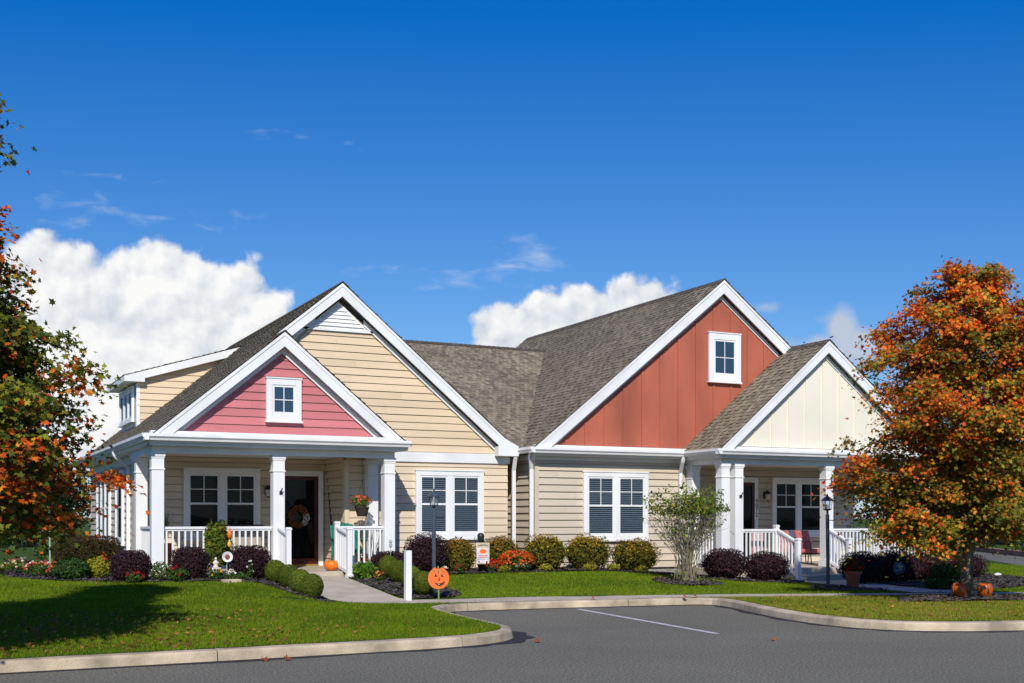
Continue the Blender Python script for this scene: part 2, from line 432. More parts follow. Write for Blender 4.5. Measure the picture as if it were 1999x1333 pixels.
def far_ground():
    mb = MB(); mb.poly([(-1500,-600,-.06),(1500,-600,-.06),(1500,2500,-.06),(-1500,2500,-.06)])
    return struct(mb.build('ground', M['lawn']))
far_ground()
road = sheet('road', [(-60,-25),(60,-25),(60,20),(-60,20)], 5, lambda x, y: 0.0, 'asphalt'); struct(road)
# one parking bay line, painted
mb = MB(); a, b = Vector((10.07,17.72)), Vector((9.66,13.15)); t = (b-a).normalized(); nn = Vector((-t.y, t.x))*.05
for k in range(24):
    p, q = a+(b-a)*k/24, a+(b-a)*(k+1)/24
    mb.poly([(*(p-nn),.004),(*(q-nn),.004),(*(q+nn),.004),(*(p+nn),.004)])
mb.build('parking_line', M['paint'], road)
# dark strip laid on the asphalt in front of the kerb
mb = MB(); so = [0]; KO = []
for i, p in enumerate(KS):
    w = .15+.05*math.sin(i*1.7)+(.09 if 6.3 < p[0] < 7.15 and p[1] < 15.5 else 0)
    KO.append(w)
ko = [offs(KS, -w)[i] for i, w in enumerate(KO)]
for i in range(len(KS)-1):
    mb.poly([(*ko[i],.0035),(*ko[i+1],.0035),(*KS[i+1],.0035),(*KS[i],.0035)])
mb.build('dark_edge', M['darkedge'], road)
# kerb: swept stone lengths with open joints
def kerb():
    mb = MB(); L = [0]
    for a, b in zip(KS, KS[1:]): L.append(L[-1]+math.hypot(b[0]-a[0], b[1]-a[1]))
    def at(s, line):
        for i in range(len(L)-1):
            if s <= L[i+1] or i == len(L)-2:
                k = (s-L[i])/(L[i+1]-L[i]); a, b = line[i], line[i+1]; return (a[0]+(b[0]-a[0])*k, a[1]+(b[1]-a[1])*k)
    K2 = offs(KS, .02); K3 = offs(KS, .045)
    s = 0; seg = 3.05; s = (L[-1] % seg)*.3
    cuts = [0]+[s+seg*k for k in range(int((L[-1]-s)/seg)+1)]+[L[-1]]
    for c0, c1 in zip(cuts, cuts[1:]):
        if c1-c0 < .1: continue
        c0 += .006; c1 -= .006; n = max(2, int((c1-c0)/.22)); pr = []
        for k in range(n+1):
            q = c0+(c1-c0)*k/n; w = lambda: random.uniform(-.002, .002)
            f, f2, f3, g = at(q, KS), at(q, K2), at(q, K3), at(q, KI)
            pr.append([(*f,-.03), (*f2,.095+w()), (*f3,.120+w()), (*g,.126+w()), (*g,-.03)])
        for u, v in zip(pr, pr[1:]):
            for j in range(4): mb.poly([u[j], v[j], v[j+1], u[j+1]])
        mb.poly(pr[0]); mb.poly(pr[-1][::-1])
    return struct(mb.build('kerb', M['concrete2']))
kerb()
lawn_poly = KI+[(60,11),(75,15),(75,90),(-60,90),(-60,13.2)]
lawn = struct(sheet('lawn', lawn_poly, .55, lambda x, y: gz(x, y), 'lawn', 0, .5))
# sidewalk behind the bay, front walk to the left porch, second walk to the right porch
sw = BACK[::-1]; sidewalk_poly = FRONT+sw
struct(sheet('sidewalk', sidewalk_poly, .6, lambda x, y: gz(x, y)*0+.128, 'concrete', 0, .4))
WALK1 = [(6.22,22.9),(6.22,19.7),(6.6,19.0),(7.0,18.75),(7.32,18.6),(7.5,18.6),(7.5,19.6),(7.46,19.6),(7.46,22.9)]
struct(sheet('front_walk', WALK1, .5, lambda x, y: (walkz(y) if y > 19.3 else .117)+.016, 'concrete', 0, .3))
WALK2 = [(18.35,22.0),(17.6,20.3),(17.3,18.6),(17.2,16.95),(18.6,16.42),(18.9,18.4),(19.3,20.2),(19.9,22.0)]
struct(sheet('porch_walk', WALK2, .5, lambda x, y: gz(x, y)+.016, 'concrete', 0, .3))
# mulch beds
def wob(poly, amp=.06, step=.25):
    d = dens(poly, step); return [(x+random.uniform(-amp, amp), y+random.uniform(-amp, amp)) for x, y in d]
BEDL = [(1.2,26.5),(1.25,25.0),(1.65,23.6),(2.1,22.6),(2.8,21.9),(3.5,21.68),(4.8,21.6),(5.35,21.1),(5.42,19.2),(5.7,18.85),(6.15,19.1),(6.2,22.9),(4.0,23.0),(3.9,27),(3.2,29.5),(1.8,29.5)]
BEDR = [(7.48,22.6),(7.5,19.72),(7.9,19.5),(8.5,19.5),(8.85,20.0),(8.75,21.5),(9.3,22.3),(11,22.5),(13,22.4),(14.6,22.2),(15.3,21.4),(15.9,20.6),(17.0,20.35),(17.55,20.6),(18.2,21.9),(18.2,22.6),(16.8,23),(16.8,24.2),(8.9,24.4),(8.6,23)]
BED3 = [(18.7,18.9),(18.4,17.4),(19.2,17.0),(21,17.6),(23.5,19.4),(24.6,21.4),(24.2,22.6),(20.2,22.4),(19.5,20.5)]
RING = [(16.3+1.35*math.cos(t)*(1.0), 14.75+.62*math.sin(t)-.32*math.cos(t)) for t in [2*PI*k/24 for k in range(24)]]
LRING = [(14.15+.75*math.cos(t), 20.3+.75*math.sin(t)) for t in [2*PI*k/18 for k in range(18)]]
LAMPB = [(16.1,18.0),(17.15,17.6),(17.25,18.8),(17.3,19.4),(16.6,19.3),(16.1,18.7)]
BEDS = []
for nm, p in (('bed',BEDL),('bed',BEDR),('bed',BED3),('bed',RING),('bed',LRING),('bed',LAMPB)):
    q = wob(p, .04); BEDS.append(p)
    o = struct(sheet('mulch_bed', q, .16, lambda x, y: gz(x, y)+.03, 'mulch', .013, .2))
    vv = [tuple(v.co) for v in o.data.vertices]; ff = [tuple(f.vertices) for f in o.data.polygons]      # loose bark chips on top
    xs = [a for a, b in q]; ys = [b for a, b in q]
    for k in range(int((max(xs)-min(xs))*(max(ys)-min(ys))*260)):
        a, b = random.uniform(min(xs), max(xs)), random.uniform(min(ys), max(ys))
        if not inside((a, b), q): continue
        L, w, t, tl = random.uniform(.015, .04), random.uniform(.006, .014), random.uniform(0, 6.28), random.uniform(-.5, .5); c, s = math.cos(t), math.sin(t); z = gz(a, b)+random.uniform(.035, .055); i = len(vv)
        vv += [(a+c*p*L-s*r*w, b+s*p*L+c*r*w, z+p*L*tl+r*w*.5) for p, r in ((-1,-1),(1,-1),(1,1),(-1,1))]; ff.append((i, i+1, i+2, i+3))
    me = bpy.data.meshes.new('mulch_bed'); me.from_pydata(vv, [], ff); me.materials.append(M['mulch']); me.update(); o.data = me
# road and brick verge far right
def strip(name, q, dz, m):
    mb = MB(); N = 14
    for i in range(N):
        a, b = i/N, (i+1)/N
        l = lambda k, t: (q[k][0]+(q[(k+1)%4][0]-q[k][0])*t, q[k][1]+(q[(k+1)%4][1]-q[k][1])*t)
        p0, p1 = l(0, a), l(0, b); r0, r1 = l(2, 1-a), l(2, 1-b)
        mb.poly([(x, y, .10+dz) for x, y in (p0, p1, r1, r0)])
    return struct(mb.build(name, m))
strip('side_road', [(24.5,18.2),(42,41),(48.5,46.5),(30.3,20.2)], .03, M['asphalt'])
M['brick'] = mat('brick_edging', (.34,.17,.10), .9, .25, 3)
mb = MB(); mb.prism([(34.1,27.0,0),(43.5,41,0),(43.9,40.9,0),(34.5,26.9,0)], (0,0,.32)); struct(mb.build('road_verge', M['brick']))
# ------------------------------------------------------------------ building parts
def window(par, F, s0, s1, t0, t1, units=2, cas=.105, gl='glass', blind=1.0, grille=True, rail=True, mull=.13, square=False):
    b = .040
    w = MB()
    w.fbox(F, s0, s0+cas, t0, t1, b-.02, b+.05); w.fbox(F, s1-cas, s1, t0, t1, b-.02, b+.05)
    w.fbox(F, s0+cas, s1-cas, t1-cas, t1, b-.02, b+.048); w.fbox(F, s0+cas, s1-cas, t0, t0+cas, b-.02, b+.048)
    w.fbox(F, s0-.015, s1+.015, t1+.001, t1+.03, b-.02, b+.065)
    uw = (s1-s0-2*cas-mull*(units-1))/units; us = []
    for k in range(units):
        a = s0+cas+k*(uw+mull); us.append((a, a+uw))
        if k: w.fbox(F, a-mull, a, t0+cas, t1-cas, b-.02, b+.046)
    win = w.build('window', M['white'], par, bevel=.006)
    si = MB(); si.fbox(F, s0-.02, s1+.02, t0-.04, t0-.001, b-.02, b+.075); si.build('sill', M['white'], win)
    c0, c1 = t0+cas, t1-cas; mid = (c0+c1)/2+.01
    for a, e in us:
        m = MB(); f = .042
        m.fbox(F, a, a+f, c0, c1, b+.002, b+.034); m.fbox(F, e-f, e, c0, c1, b+.002, b+.034)
        m.fbox(F, a+f, e-f, c1-f, c1, b+.002, b+.033); m.fbox(F, a+f, e-f, c0, c0+f+.01, b+.002, b+.033)
        if rail: m.fbox(F, a+f, e-f, mid-.022, mid+.022, b+.002, b+.036)
        m.build('sash', M['white'], win, bevel=.003)
        if grille:
            g = MB(); lo = mid+.022 if rail else c0+f; hi = c1-f; cx = (a+e)/2; cz = (lo+hi)/2
            g.fbox(F, cx-.009, cx+.009, lo, hi, b+.017, b+.026); g.fbox(F, a+f, e-f, cz-.009, cz+.009, b+.0165, b+.0255)
            g.build('grille', M['white'], win)
        p = MB(); p.fbox(F, a+f-.004, e-f+.004, c0+f, c1-f, b+.012, b+.0145); p.build('pane', M[gl], win)
        if blind:
            q = MB(); z = c1-f-.01; bot = c1-f-(c1-c0-2*f)*blind
            while z > bot:
                q.poly([F(a+f, z, b+.003), F(e-f, z, b+.003), F(e-f, z-.022, b+.010), F(a+f, z-.022, b+.010)]); z -= .046
            q.build('blind', M['blind'], win)
        d = MB(); d.fbox(F, a+.01, e-.01, c0+.01, c1-.01, b-.018, b+.0015); d.build('dark_room', M['dark'], win)
    return win
def column(par, x, y, z0, z1, w=.235):
    m = MB(); h = w/2
    m.box(x-h, x+h, y-h, y+h, z0+.14, z1-.075)
    m.box(x-h-.025, x+h+.025, y-h-.025, y+h+.025, z0+.002, z0+.14)
    m.box(x-h-.012, x+h+.012, y-h-.012, y+h+.012, z0+.141, z0+.17)
    m.box(x-h-.022, x+h+.022, y-h-.022, y+h+.022, z1-.075, z1-.001)
    m.box(x-h-.011, x+h+.011, y-h-.011, y+h+.011, z1-.11, z1-.076)
    m.box(x-h-.016, x+h+.016, y-h-.016, y+h+.016, z1-.335, z1-.305)
    return m.build('porch_column', M['white'], par, bevel=.007)
def newel(par, x, y, z0, h, w=.10):
    m = MB(); a = w/2
    m.box(x-a, x+a, y-a, y+a, z0, z0+h-.03); m.box(x-a-.012, x+a+.012, y-a-.012, y+a+.012, z0+h-.03, z0+h)
    m.prism([(x-a,y-a,z0+h),(x+a,y-a,z0+h),(x+a,y+a,z0+h),(x-a,y+a,z0+h)], (0,0,.02)); m.box(x-a-.02, x+a+.02, y-a-.02, y+a+.02, z0, z0+.07)
    return m.build('newel_post', M['white'], par, bevel=.006)
def railing(par, p0, p1, za, zb, h=.92, sp=.118, low=.10):
    """top rail, bottom rail (one mesh) and every baluster"""
    a, b = Vector((*p0, za)), Vector((*p1, zb)); d = b-a; L = math.hypot(d.x, d.y); u = Vector((d.x/L, d.y/L, 0)); n = Vector((-u.y, u.x, 0)); sl = d.z/L
    F = lambda s, t, k=0: a+u*s+n*k+Vector((0, 0, t+sl*s))
    m = MB(); m.fbox(F, 0, L, h-.05, h, -.042, .042); m.fbox(F, 0, L, h-.085, h-.05, -.022, .022)
    r = m.build('railing', M['white'], par, bevel=.005)
    m = MB(); m.fbox(F, 0, L, low, low+.07, -.026, .026); m.build('bottom_rail', M['white'], r)
    k = max(1, round(L/sp)); st = L/k
    for i in range(k):
        s = st*(i+.5); q = MB(); q.fbox(F, s-.017, s+.017, low+.07, h-.085, -.017, .017); q.build('baluster', M['white'], r)
    return r
def rake(par, yf, xa, za, xb, zb, h=.30, th=.04, low=None, name='rake_board'):
    """sloping barge board in the plane y = yf, under the roof edge a..b"""
    m = MB(); sx = 1 if xb > xa else -1; s = (zb-za)/(xb-xa)
    low = 3.205 if low is None else low
    pts = clip([(xa,za-.012),(xb,zb-.012),(xb,zb-h),(xa,za-h)], 1, low, True); m.prism([(a,yf,b) for a, b in pts], (0, th, 0))
    pts = clip([(xa,za-.014),(xb,zb-.014),(xb,zb-.085),(xa,za-.085)], 1, low, True); m.prism([(a,yf-.014,b) for a, b in pts], (0, .0135, 0))
    return m.build(name, M['white2'], par)
def gutter_x(par, x0, x1, yb, z1, h=.13, d=.125):
    m = MB(); pr = [(yb,z1-h),(yb-d*.62,z1-h),(yb-d*.72,z1-h*.72),(yb-d,z1-h*.45),(yb-d,z1),(yb-d+.018,z1),(yb-d+.018,z1-.012),(yb,z1-.012)]
    m.prism([(x0,y,z) for y, z in pr], (x1-x0, 0, 0)); return m.build('gutter', M['white'], par)
def gutter_y(par, y0, y1, xb, z1, sg, h=.13, d=.125):
    m = MB(); pr = [(0,z1-h),(d*.62,z1-h),(d*.72,z1-h*.72),(d,z1-h*.45),(d,z1),(d-.018,z1),(d-.018,z1-.012),(0,z1-.012)]
    m.prism([(xb+sg*x,y0,z) for x, z in pr], (0, y1-y0, 0)); return m.build('gutter', M['white'], par)
def downspout(par, pts, w=.085, dp=.06):
    m = MB(); P = [Vector(p) for p in pts]
    for a, b in zip(P, P[1:]):
        d = (b-a).normalized(); e = .008
        a2, b2 = a-d*e, b+d*e
        x = Vector((1,0,0)) if abs(d.x) < .9 else Vector((0,1,0)); y = d.cross(x).normalized(); x = y.cross(d)
        c = [p+x*sx*w/2+y*sy*dp/2 for p in (a2, b2) for sx, sy in ((-1,-1),(1,-1),(1,1),(-1,1))]
        m.hexa(c)
    return m.build('downspout', M['white'], par, bevel=.008)
def roof_x(mb, plan, xl, zl, m, sg, expo=.145):
    k = math.sqrt(1+m*m); F = frame((xl, 0, zl), (0,1,0), (sg,0,m), (-m*sg,0,1))
    shingles(mb, F, [(y, (x-xl)*sg*k) for x, y in plan], expo)
def deck(plan, zf, th=.11):
    mb = MB(); mb.prism([(x, y, zf(x, y)-.014) for x, y in plan], (0, 0, -th)); return mb
def ridge_cap(par, p0, p1, m1, m2, w=.16):
    """overlapping cap shingles along a ridge: falls m1 on one side, m2 on the other"""
    a, b = Vector(p0), Vector(p1); d = b-a; L = d.length; u = d/L; n = Vector((u.y, -u.x, 0)); mb = MB(); k = int(L/.15)
    for i in range(k):
        s0, s1 = L*i/k, L*(i+1)/k+.02
        A0, A1 = a+u*s0+Vector((0,0,.034)), a+u*s1+Vector((0,0,.022))
        for sg, mm in ((1, m1), (-1, m2)):
            o = n*sg*w+Vector((0, 0, -mm*w)); dn = Vector((0,0,-.014))
            mb.hexa([A0+o+dn, A1+o+dn, A1+dn, A0+dn, A0+o, A1+o, A1, A0])
    return mb.build('ridge_cap', M['ridge'], par)
def siding(par, F, poly, m, name='wall', expo=.165, lip=None, t0=None):
    lip = lip or (.034 if m == 'taupe' else .023)
    mb = MB(); lo = min(p[1] for p in poly) if t0 is None else t0; hi = max(p[1] for p in poly); k = 0
    while lo+k*expo < hi-1e-6:                          # one course at a time, cut into boards with butt joints
        a = lo+k*expo; k += 1; q = clip(clip(poly, 1, a, True), 1, a+expo, False)
        if len(q) < 3: continue
        s = min(p[0] for p in q); s1 = max(p[0] for p in q); s -= SIDR.uniform(.3, 3.2)
        while s < s1:
            e = s+3.66; b = clip(clip(q, 0, s+.0012, True), 0, e-.0012, False); s = e
            if len(b) >= 3: lap(mb, F, b, expo, lip+SIDR.uniform(-.003, .003), .003+SIDR.uniform(0, .0015), a, gap=.011)
    return mb.build(name, M[m], par)
def FY(y): return frame((0, y, 0), (1,0,0), (0,0,1), (0,-1,0))     # a wall facing the camera: s = x, t = z
def lantern(par, x, y, z):
    m = MB(); m.box(x-.05, x+.05, y-.02, y, z-.09, z+.09); m.tube([(x,y-.01,z+.04),(x,y-.09,z+.12),(x,y-.13,z+.10)], .012)
    m.lathe([(.02,.12),(.045,.10),(.09,.03),(.092,.02)], (x, y-.13, z)); m.lathe([(.05,-.13),(.02,-.15),(.008,-.17)], (x, y-.13, z), 10)
    w = m.build('wall_lantern', M['metal_black'], par)
    g = MB(); g.lathe([(.045,-.12),(.07,-.04),(.074,.02)], (x, y-.13, z)); g.build('lamp_shade', M['glass_shade'], w); return w
def bracket(par, x, y, z):
    m = MB(); m.box(x-.025, x+.025, y-.012, y, z-.06, z+.02); m.tube([(x,y-.01,z-.03),(x,y-.06,z+.01),(x+.01,y-.09,z+.07)], .014)
    m.tube([(x+.005,y-.04,z-.005),(x+.03,y-.05,z-.03),(x+.02,y-.05,z-.05)], .007); return m.build('flag_bracket', M['metal_black'], par)

# ------------------------------------------------------------------ LEFT HOUSE (tan, pink porch gable)
LH = thing('house', 'tan sided single storey house with pink gable over its white columned porch', 'house', (8, 28, .40))
ML = .83; RX, RZ = 7.93, 6.68; XL = 3.66; XR = 12.16; zL = lambda x: RZ-ML*(RX-x); zR = lambda x: RZ-ML*(x-RX)
PRX = 6.29; PRZ = zL(PRX); PXR = 8.95; YP = 22.90; YM = 24.25; YE = 35.05; FL = .50
zPR = lambda x: PRZ-ML*(x-PRX)
# walls
f = MB(); f.box(3.99, 12.0, 26.03, 34.7, .1, .46); f.box(8.09, 12.0, 24.53, 26.03, .1, .46); f.build('foundation', M['foundation'], LH)
mb = MB(); mb.box(4.03, 12.0, 26.03, 34.7, .46, 3.06); mb.box(8.10, 12.0, 24.53, 26.03, .46, 3.06)
mb.prism([(4.1,24.53,3.06),(12.0,24.53,3.06),(RX,24.53,zL(RX)-.36)], (0, 10.1, 0)); core = mb.build('wall_core', M['tan'], LH)
siding(LH, FY(24.5), [(8.07,.43),(12.02,.43),(12.02,2.86),(8.07,2.86)], 'tan', 'front_wall')
siding(LH, FY(24.5), [(5.2,3.07),(11.86,3.07),(RX+.66,5.70),(RX-.66,5.70)], 'peach', 'gable_wall')
siding(LH, FY(26.0), [(4.0,.50),(8.07,.50),(8.07,2.92),(4.0,2.92)], 'tan', 'porch_wall')
siding(LH, frame((8.07,26.0,0),(0,-1,0),(0,0,1),(-1,0,0)), [(0,.5),(1.42,.5),(1.42,2.92),(0,2.92)], 'tan', 'porch_wall')
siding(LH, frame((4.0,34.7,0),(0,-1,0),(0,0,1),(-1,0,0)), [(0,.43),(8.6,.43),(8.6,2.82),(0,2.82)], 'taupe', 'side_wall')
siding(LH, frame((12.02,24.5,0),(0,1,0),(0,0,1),(1,0,0)), [(.1,.43),(10.2,.43),(10.2,2.9),(.1,2.9)], 'tan', 'side_wall')
siding(LH, frame((12,34.73,0),(-1,0,0),(0,0,1),(0,1,0)), [(0,.43),(8,.43),(8,3.1),(4.07,6.3),(0,3.1)], 'tan', 'back_wall')
m = MB(); m.box(8.045, 8.15, 24.455, 24.498, .43, 2.86); m.box(8.044, 8.066, 24.499, 24.6, .43, 2.86)
m.build('corner_board', M['tan'], LH); m = MB(); m.box(3.950, 3.998, 25.97, 27.05, .43, 2.80); m.box(3.957, 4.09, 25.955, 25.969, .43, 2.82)
m.build('corner_board', M['tan'], LH)
m = MB(); m.box(8.74, 12.06, 24.44, 24.498, 2.85, 3.07); m.build('frieze_board', M['white2'], LH)
m = MB(); m.box(3.95, 3.998, 26.1, 34.7, 2.80, 2.98); m.build('frieze_board', M['white2'], LH)
# roof
rf = MB()
planL = [(XL-.03,YP-.03),(PRX,YP-.03),(PRX,YM-.03),(RX,YM-.03),(RX,YE),(XL-.03,YE)]
roof_x(rf, planL, XL, zL(XL), ML, 1)
roof_x(rf, [(XR+.03,YM-.03),(XR+.03,YE),(RX,YE),(RX,YM-.03)], XR, zR(XR), ML, -1)
roof_x(rf, [(PXR+.03,YP-.03),(PXR+.03,24.5),(PRX,24.5),(PRX,YP-.03)], PXR, zPR(PXR), ML, -1)
roofL = rf.build('roof', M['shingle'], LH)
e_ = .025; d = deck([(XL+.035,YP+e_),(PRX,YP+e_),(PRX,YM+e_),(RX,YM+e_),(RX,YE-.02),(XL+.035,YE-.02)], lambda x, y: zL(x)); d2 = deck([(RX,YM+e_),(RX,YE-.02),(XR-.02,YE-.02),(XR-.02,YM+e_)], lambda x, y: zR(x))
d3 = deck([(PRX,YP+e_),(PRX,24.49),(PXR-.02,24.49),(PXR-.02,YP+e_)], lambda x, y: zPR(x))
for q in (d2, d3):
    n = len(d.v); d.v += q.v; d.f += [[i+n for i in g] for g in q.f]; d.uv += q.uv
d.build('soffit', M['white2'], roofL)
ridge_cap(roofL, (RX,YM-.03,RZ), (RX,YE,RZ), ML, ML); ridge_cap(roofL, (PRX,YP-.03,PRZ), (PRX,24.2,PRZ), ML, ML)
# rakes and gable trim
rake(LH, YP, XL-.02, zL(XL-.02), PRX, PRZ); rake(LH, YP, PXR+.02, zPR(PXR+.02), PRX, PRZ)
rake(LH, YM, PRX+.02, zL(PRX+.02), RX, RZ); rake(LH, YM, XR+.01, zR(XR+.01), RX, RZ, low=3.1)
for x0, x1, zf, y in ((PRX+.001, 8.56, zPR, 23.095), (4.10, PRX-.001, zL, 23.095), (RX+.55, 11.84, zR, 24.435), (6.9, RX-.55, zL, 24.435)):   # thin trim on the wall under the rake
    m = MB(); h0 = .29
    m.prism([(x0,y,zf(x0)-h0),(x1,y,zf(x1)-h0),(x1,y,zf(x1)-h0-.13),(x0,y,zf(x0)-h0-.13)], (0,.035,0)); m.build('gable_trim', M['white2'], LH)
m = MB(); m.prism([(11.66,24.22,3.24),(12.18,24.22,3.24),(12.18,24.22,3.02),(11.66,24.22,3.02)], (0,.24,0)); m.prism([(11.66,24.222,3.241),(12.18,24.222,3.241),(11.80,24.222,3.44)], (0,.026,0)); m.build('eave_return', M['white2'], LH)
# louvred vent
v = MB(); vx, vz0, vz1 = RX-.02, 5.70, 6.30; hw = .70
v.prism([(vx-hw,24.47,vz0),(vx+hw,24.47,vz0),(vx,24.47,vz1)], (0,.028,0))
for k in range(6):
    z = vz0+.06+k*.083; w0 = hw*(vz1-z)/(vz1-vz0)-.05
    if w0 > .05: v.hexa([(vx-w0,24.44,z),(vx+w0,24.44,z),(vx+w0,24.47,z),(vx-w0,24.47,z),(vx-w0+.03,24.462,z+.07),(vx+w0-.03,24.462,z+.07),(vx+w0-.03,24.47,z+.07),(vx-w0+.03,24.47,z+.07)])
v.box(vx-hw-.08, vx+hw+.08, 24.435, 24.468, vz0-.05, vz0)
v.build('gable_vent', M['white'], LH)
# pink gable
pz = lambda x: min(zL(x), zPR(x))-.33
siding(LH, FY(23.16), [(4.12,3.27),(8.46,3.27),(PRX,PRZ-.32)], 'pink', 'gable_wall')
m = MB(); m.prism([(4.0,23.18,3.2),(8.7,23.18,3.2),(PRX,23.18,PRZ-.2)], (0,.12,0)); m.build('gable_backing', M['white2'], LH)
window(LH, FY(23.16), 5.965, 6.685, 3.545, 4.385, 1, .125, 'glassblue', 0, True, False)
m = MB(); m.box(XL+.05, 8.86, 22.93, 23.156, 3.20, 3.262); m.box(XL+.02, 8.87, 22.925, 23.2, 3.03, 3.199); m.box(XL+.05, 8.84, 22.96, 23.2, 2.985, 3.029); m.build('porch_fascia', M['white2'], LH)
gutter_x(LH, XL-.10, 8.96, 22.923, 3.20); gutter_y(LH, 22.80, 34.9, XL-.005, 3.20, -1)
m = MB(); m.box(XL, XL+.03, 23.2, 34.9, 3.0, 3.15); m.box(XL+.031, 4.03, 23.43, 34.9, 2.985, 3.01); m.build('eave_fascia', M['white2'], LH)
m = MB(); m.box(3.77, 8.73, 23.19, 23.42, 2.855, 2.984); m.box(3.77, 4.0, 23.421, 26.0, 2.857, 2.984); m.box(8.5, 8.73, 23.421, 24.43, 2.857, 2.984); m.box(3.76, 8.74, 23.18, 23.2, 2.85, 2.866); m.build('porch_beam', M['white2'], LH)
m = MB(); m.box(4.0, 8.5, 23.42, 26.0, 2.93, 2.96); m.build('porch_ceiling', M['white2'], LH)
m = MB(); m.box(3.72, 8.80, 22.90, 25.99, .12, FL); m.build('porch_floor', M['concrete'], LH, bevel=.012)
for x, y in ((3.88,23.3),(6.25,23.3),(8.62,23.3),(3.88,25.25),(8.62,24.34)): column(LH, x, y, FL, 2.855)
railing(LH, (4.0,23.3), (6.13,23.3), FL, FL); railing(LH, (7.56,23.3), (8.5,23.3), FL, FL)
railing(LH, (3.88,23.42), (3.88,25.13), FL, FL); railing(LH, (8.62,23.42), (8.62,24.22), FL, FL)
newel(LH, 7.50, 23.3, FL, 1.0); newel(LH, 7.50, 22.5, walkz(22.5)+.01, 1.0); newel(LH, 6.25, 22.5, walkz(22.5)+.01, 1.0)
railing(LH, (7.50,23.25), (7.50,22.55), FL-.02, .36, .93, .11); railing(LH, (6.25,23.18), (6.25,22.55), FL-.02, .36, .93, .11)
# openings
window(LH, FY(24.5), 9.70, 11.38, 1.13, 2.65)
window(LH, FY(26.0), 4.88, 6.56, 1.13, 2.66, gl='glassdark', blind=0)
FS = frame((4.0,34.7,0),(0,-1,0),(0,0,1),(-1,0,0))
window(LH, FS, 1.7, 4.2, .98, 2.68, 3, gl='glass', blind=0, grille=False); window(LH, FS, 5.3, 6.45, .98, 2.68, 1, gl='glass', blind=0, grille=False)
D = MB(); D.fbox(FY(25.966), 6.87, 6.98, .5, 2.66, -.03, .06); D.fbox(FY(25.966), 7.90, 8.01, .5, 2.66, -.03, .06); D.fbox(FY(25.966), 6.981, 7.899, 2.54, 2.66, -.03, .058); fr = D
def door(par, y, x0, x1, z0, z1, trim, hx):
    d = MB(); F = FY(y); w = .085
    d.fbox(F, x0, x0+w, z0+.04, z1, .01, .055); d.fbox(F, x1-w, x1, z0+.04, z1, .01, .055); d.fbox(F, x0+w, x1-w, z1-w, z1, .01, .054); d.fbox(F, x0+w, x1-w, z0+.04, z0+.17, .01, .054)
    o = d.build('door', M['maroon'], par, bevel=.005)
    g = MB(); g.fbox(F, x0+w-.004, x1-w+.004, z0+.168, z1-w+.004, .03, .034); g.build('pane', M['glassdark'], o)
    g = MB(); g.fbox(F, x0+w-.01, x1-w+.01, z0+.16, z1-w+.01, .004, .012); g.build('inner_door', M['dark'], o)
    g = MB(); g.fbox(F, hx-.012, hx+.012, z0+.95, z0+1.15, .056, .085); g.build('handle', M['brass'], o)
    g = MB(); g.fbox(F, x0, x1, z0+.002, z0+.038, .004, .10); g.build('threshold', M['brass'], o)
    trim.build('door_frame', M['white'], par)
    return o
door(LH, 25.966, 6.985, 7.895, .5, 2.535, fr, 7.04)
lantern(LH, 6.72, 25.96, 2.20); bracket(LH, 6.28, 23.18, 2.12)
downspout(LH, [(3.60,27.2,3.06),(3.62,27.2,2.98),(3.93,27.35,2.72),(3.93,27.35,.55)])
downspout(LH, [(12.10,24.25,3.08),(12.12,24.28,2.98),(12.15,24.42,2.70),(12.15,24.42,.5)])
gutter_y(LH, 24.2, 24.36, XR+.005, 3.20, 1)
# dormer on the left slope
DY, DY2, DX = 30.1, 32.75, 4.53; ds = .31; XE = 4.22; zd = lambda x: 5.10+ds*(x-XE)
siding(LH, FY(DY), [(DX,zL(DX)-.05),(DX,4.96),(7.0,zd(7.0)-.13),(7.0,zL(7.0)-.05)], 'peach', 'dormer_wall', t0=3.7)
m = MB(); m.prism([(DX+.01,DY+.02,zL(DX)-.1),(DX+.01,DY+.02,5.05),(7.2,DY+.02,zd(7.2)-.05),(7.2,DY+.02,zL(7.2)-.1)], (0, DY2-DY-.05, 0)); dorm = m.build('dormer', M['white2'], LH)
m = MB(); m.box(DX-.015, DX+.07, DY-.025, DY-.001, zL(DX)-.05, 4.95); m.build('corner_board', M['white2'], dorm)
m = MB(); roof_m = m; k = math.sqrt(1+ds*ds); F = frame((XE-.02,0,zd(XE-.02)),(0,1,0),(1,0,ds),(-ds,0,1)); shingles(m, F, [(29.88,0),(33.0,0),(33.0,3.1*k),(29.88,3.1*k)], .145); m.build('dormer_roof', M['shingle'], dorm)
m = deck([(XE+.02,29.94),(7.25,29.94),(7.25,32.97),(XE+.02,32.97)], lambda x, y: zd(x), .10); m.build('dormer_soffit', M['white2'], dorm)
m = MB(); m.prism([(XE,29.90,zd(XE)-.01),(7.22,29.90,zd(7.22)-.01),(7.05,29.90,zd(7.05)-.20),(4.69,29.90,zd(4.69)-.20),(4.69,29.90,4.955),(XE,29.90,4.955)], (0,.035,0)); m.box(XE, 4.68, 29.937, 30.06, 4.955, 4.985); m.build('dormer_rake', M['white2'], dorm)
m = MB(); m.box(XE-.02, XE-.002, 29.90, 32.98, 4.955, 5.085); m.box(XE, 4.515, 30.08, 32.98, 4.956, 4.985); m.build('dormer_fascia', M['white2'], dorm)
FD = frame((DX,32.7,0),(0,-1,0),(0,0,1),(-1,0,0))
window(LH, FD, .15, 2.35, 4.03, 4.86, 3, .07, 'glass', 0, False, False, .09)
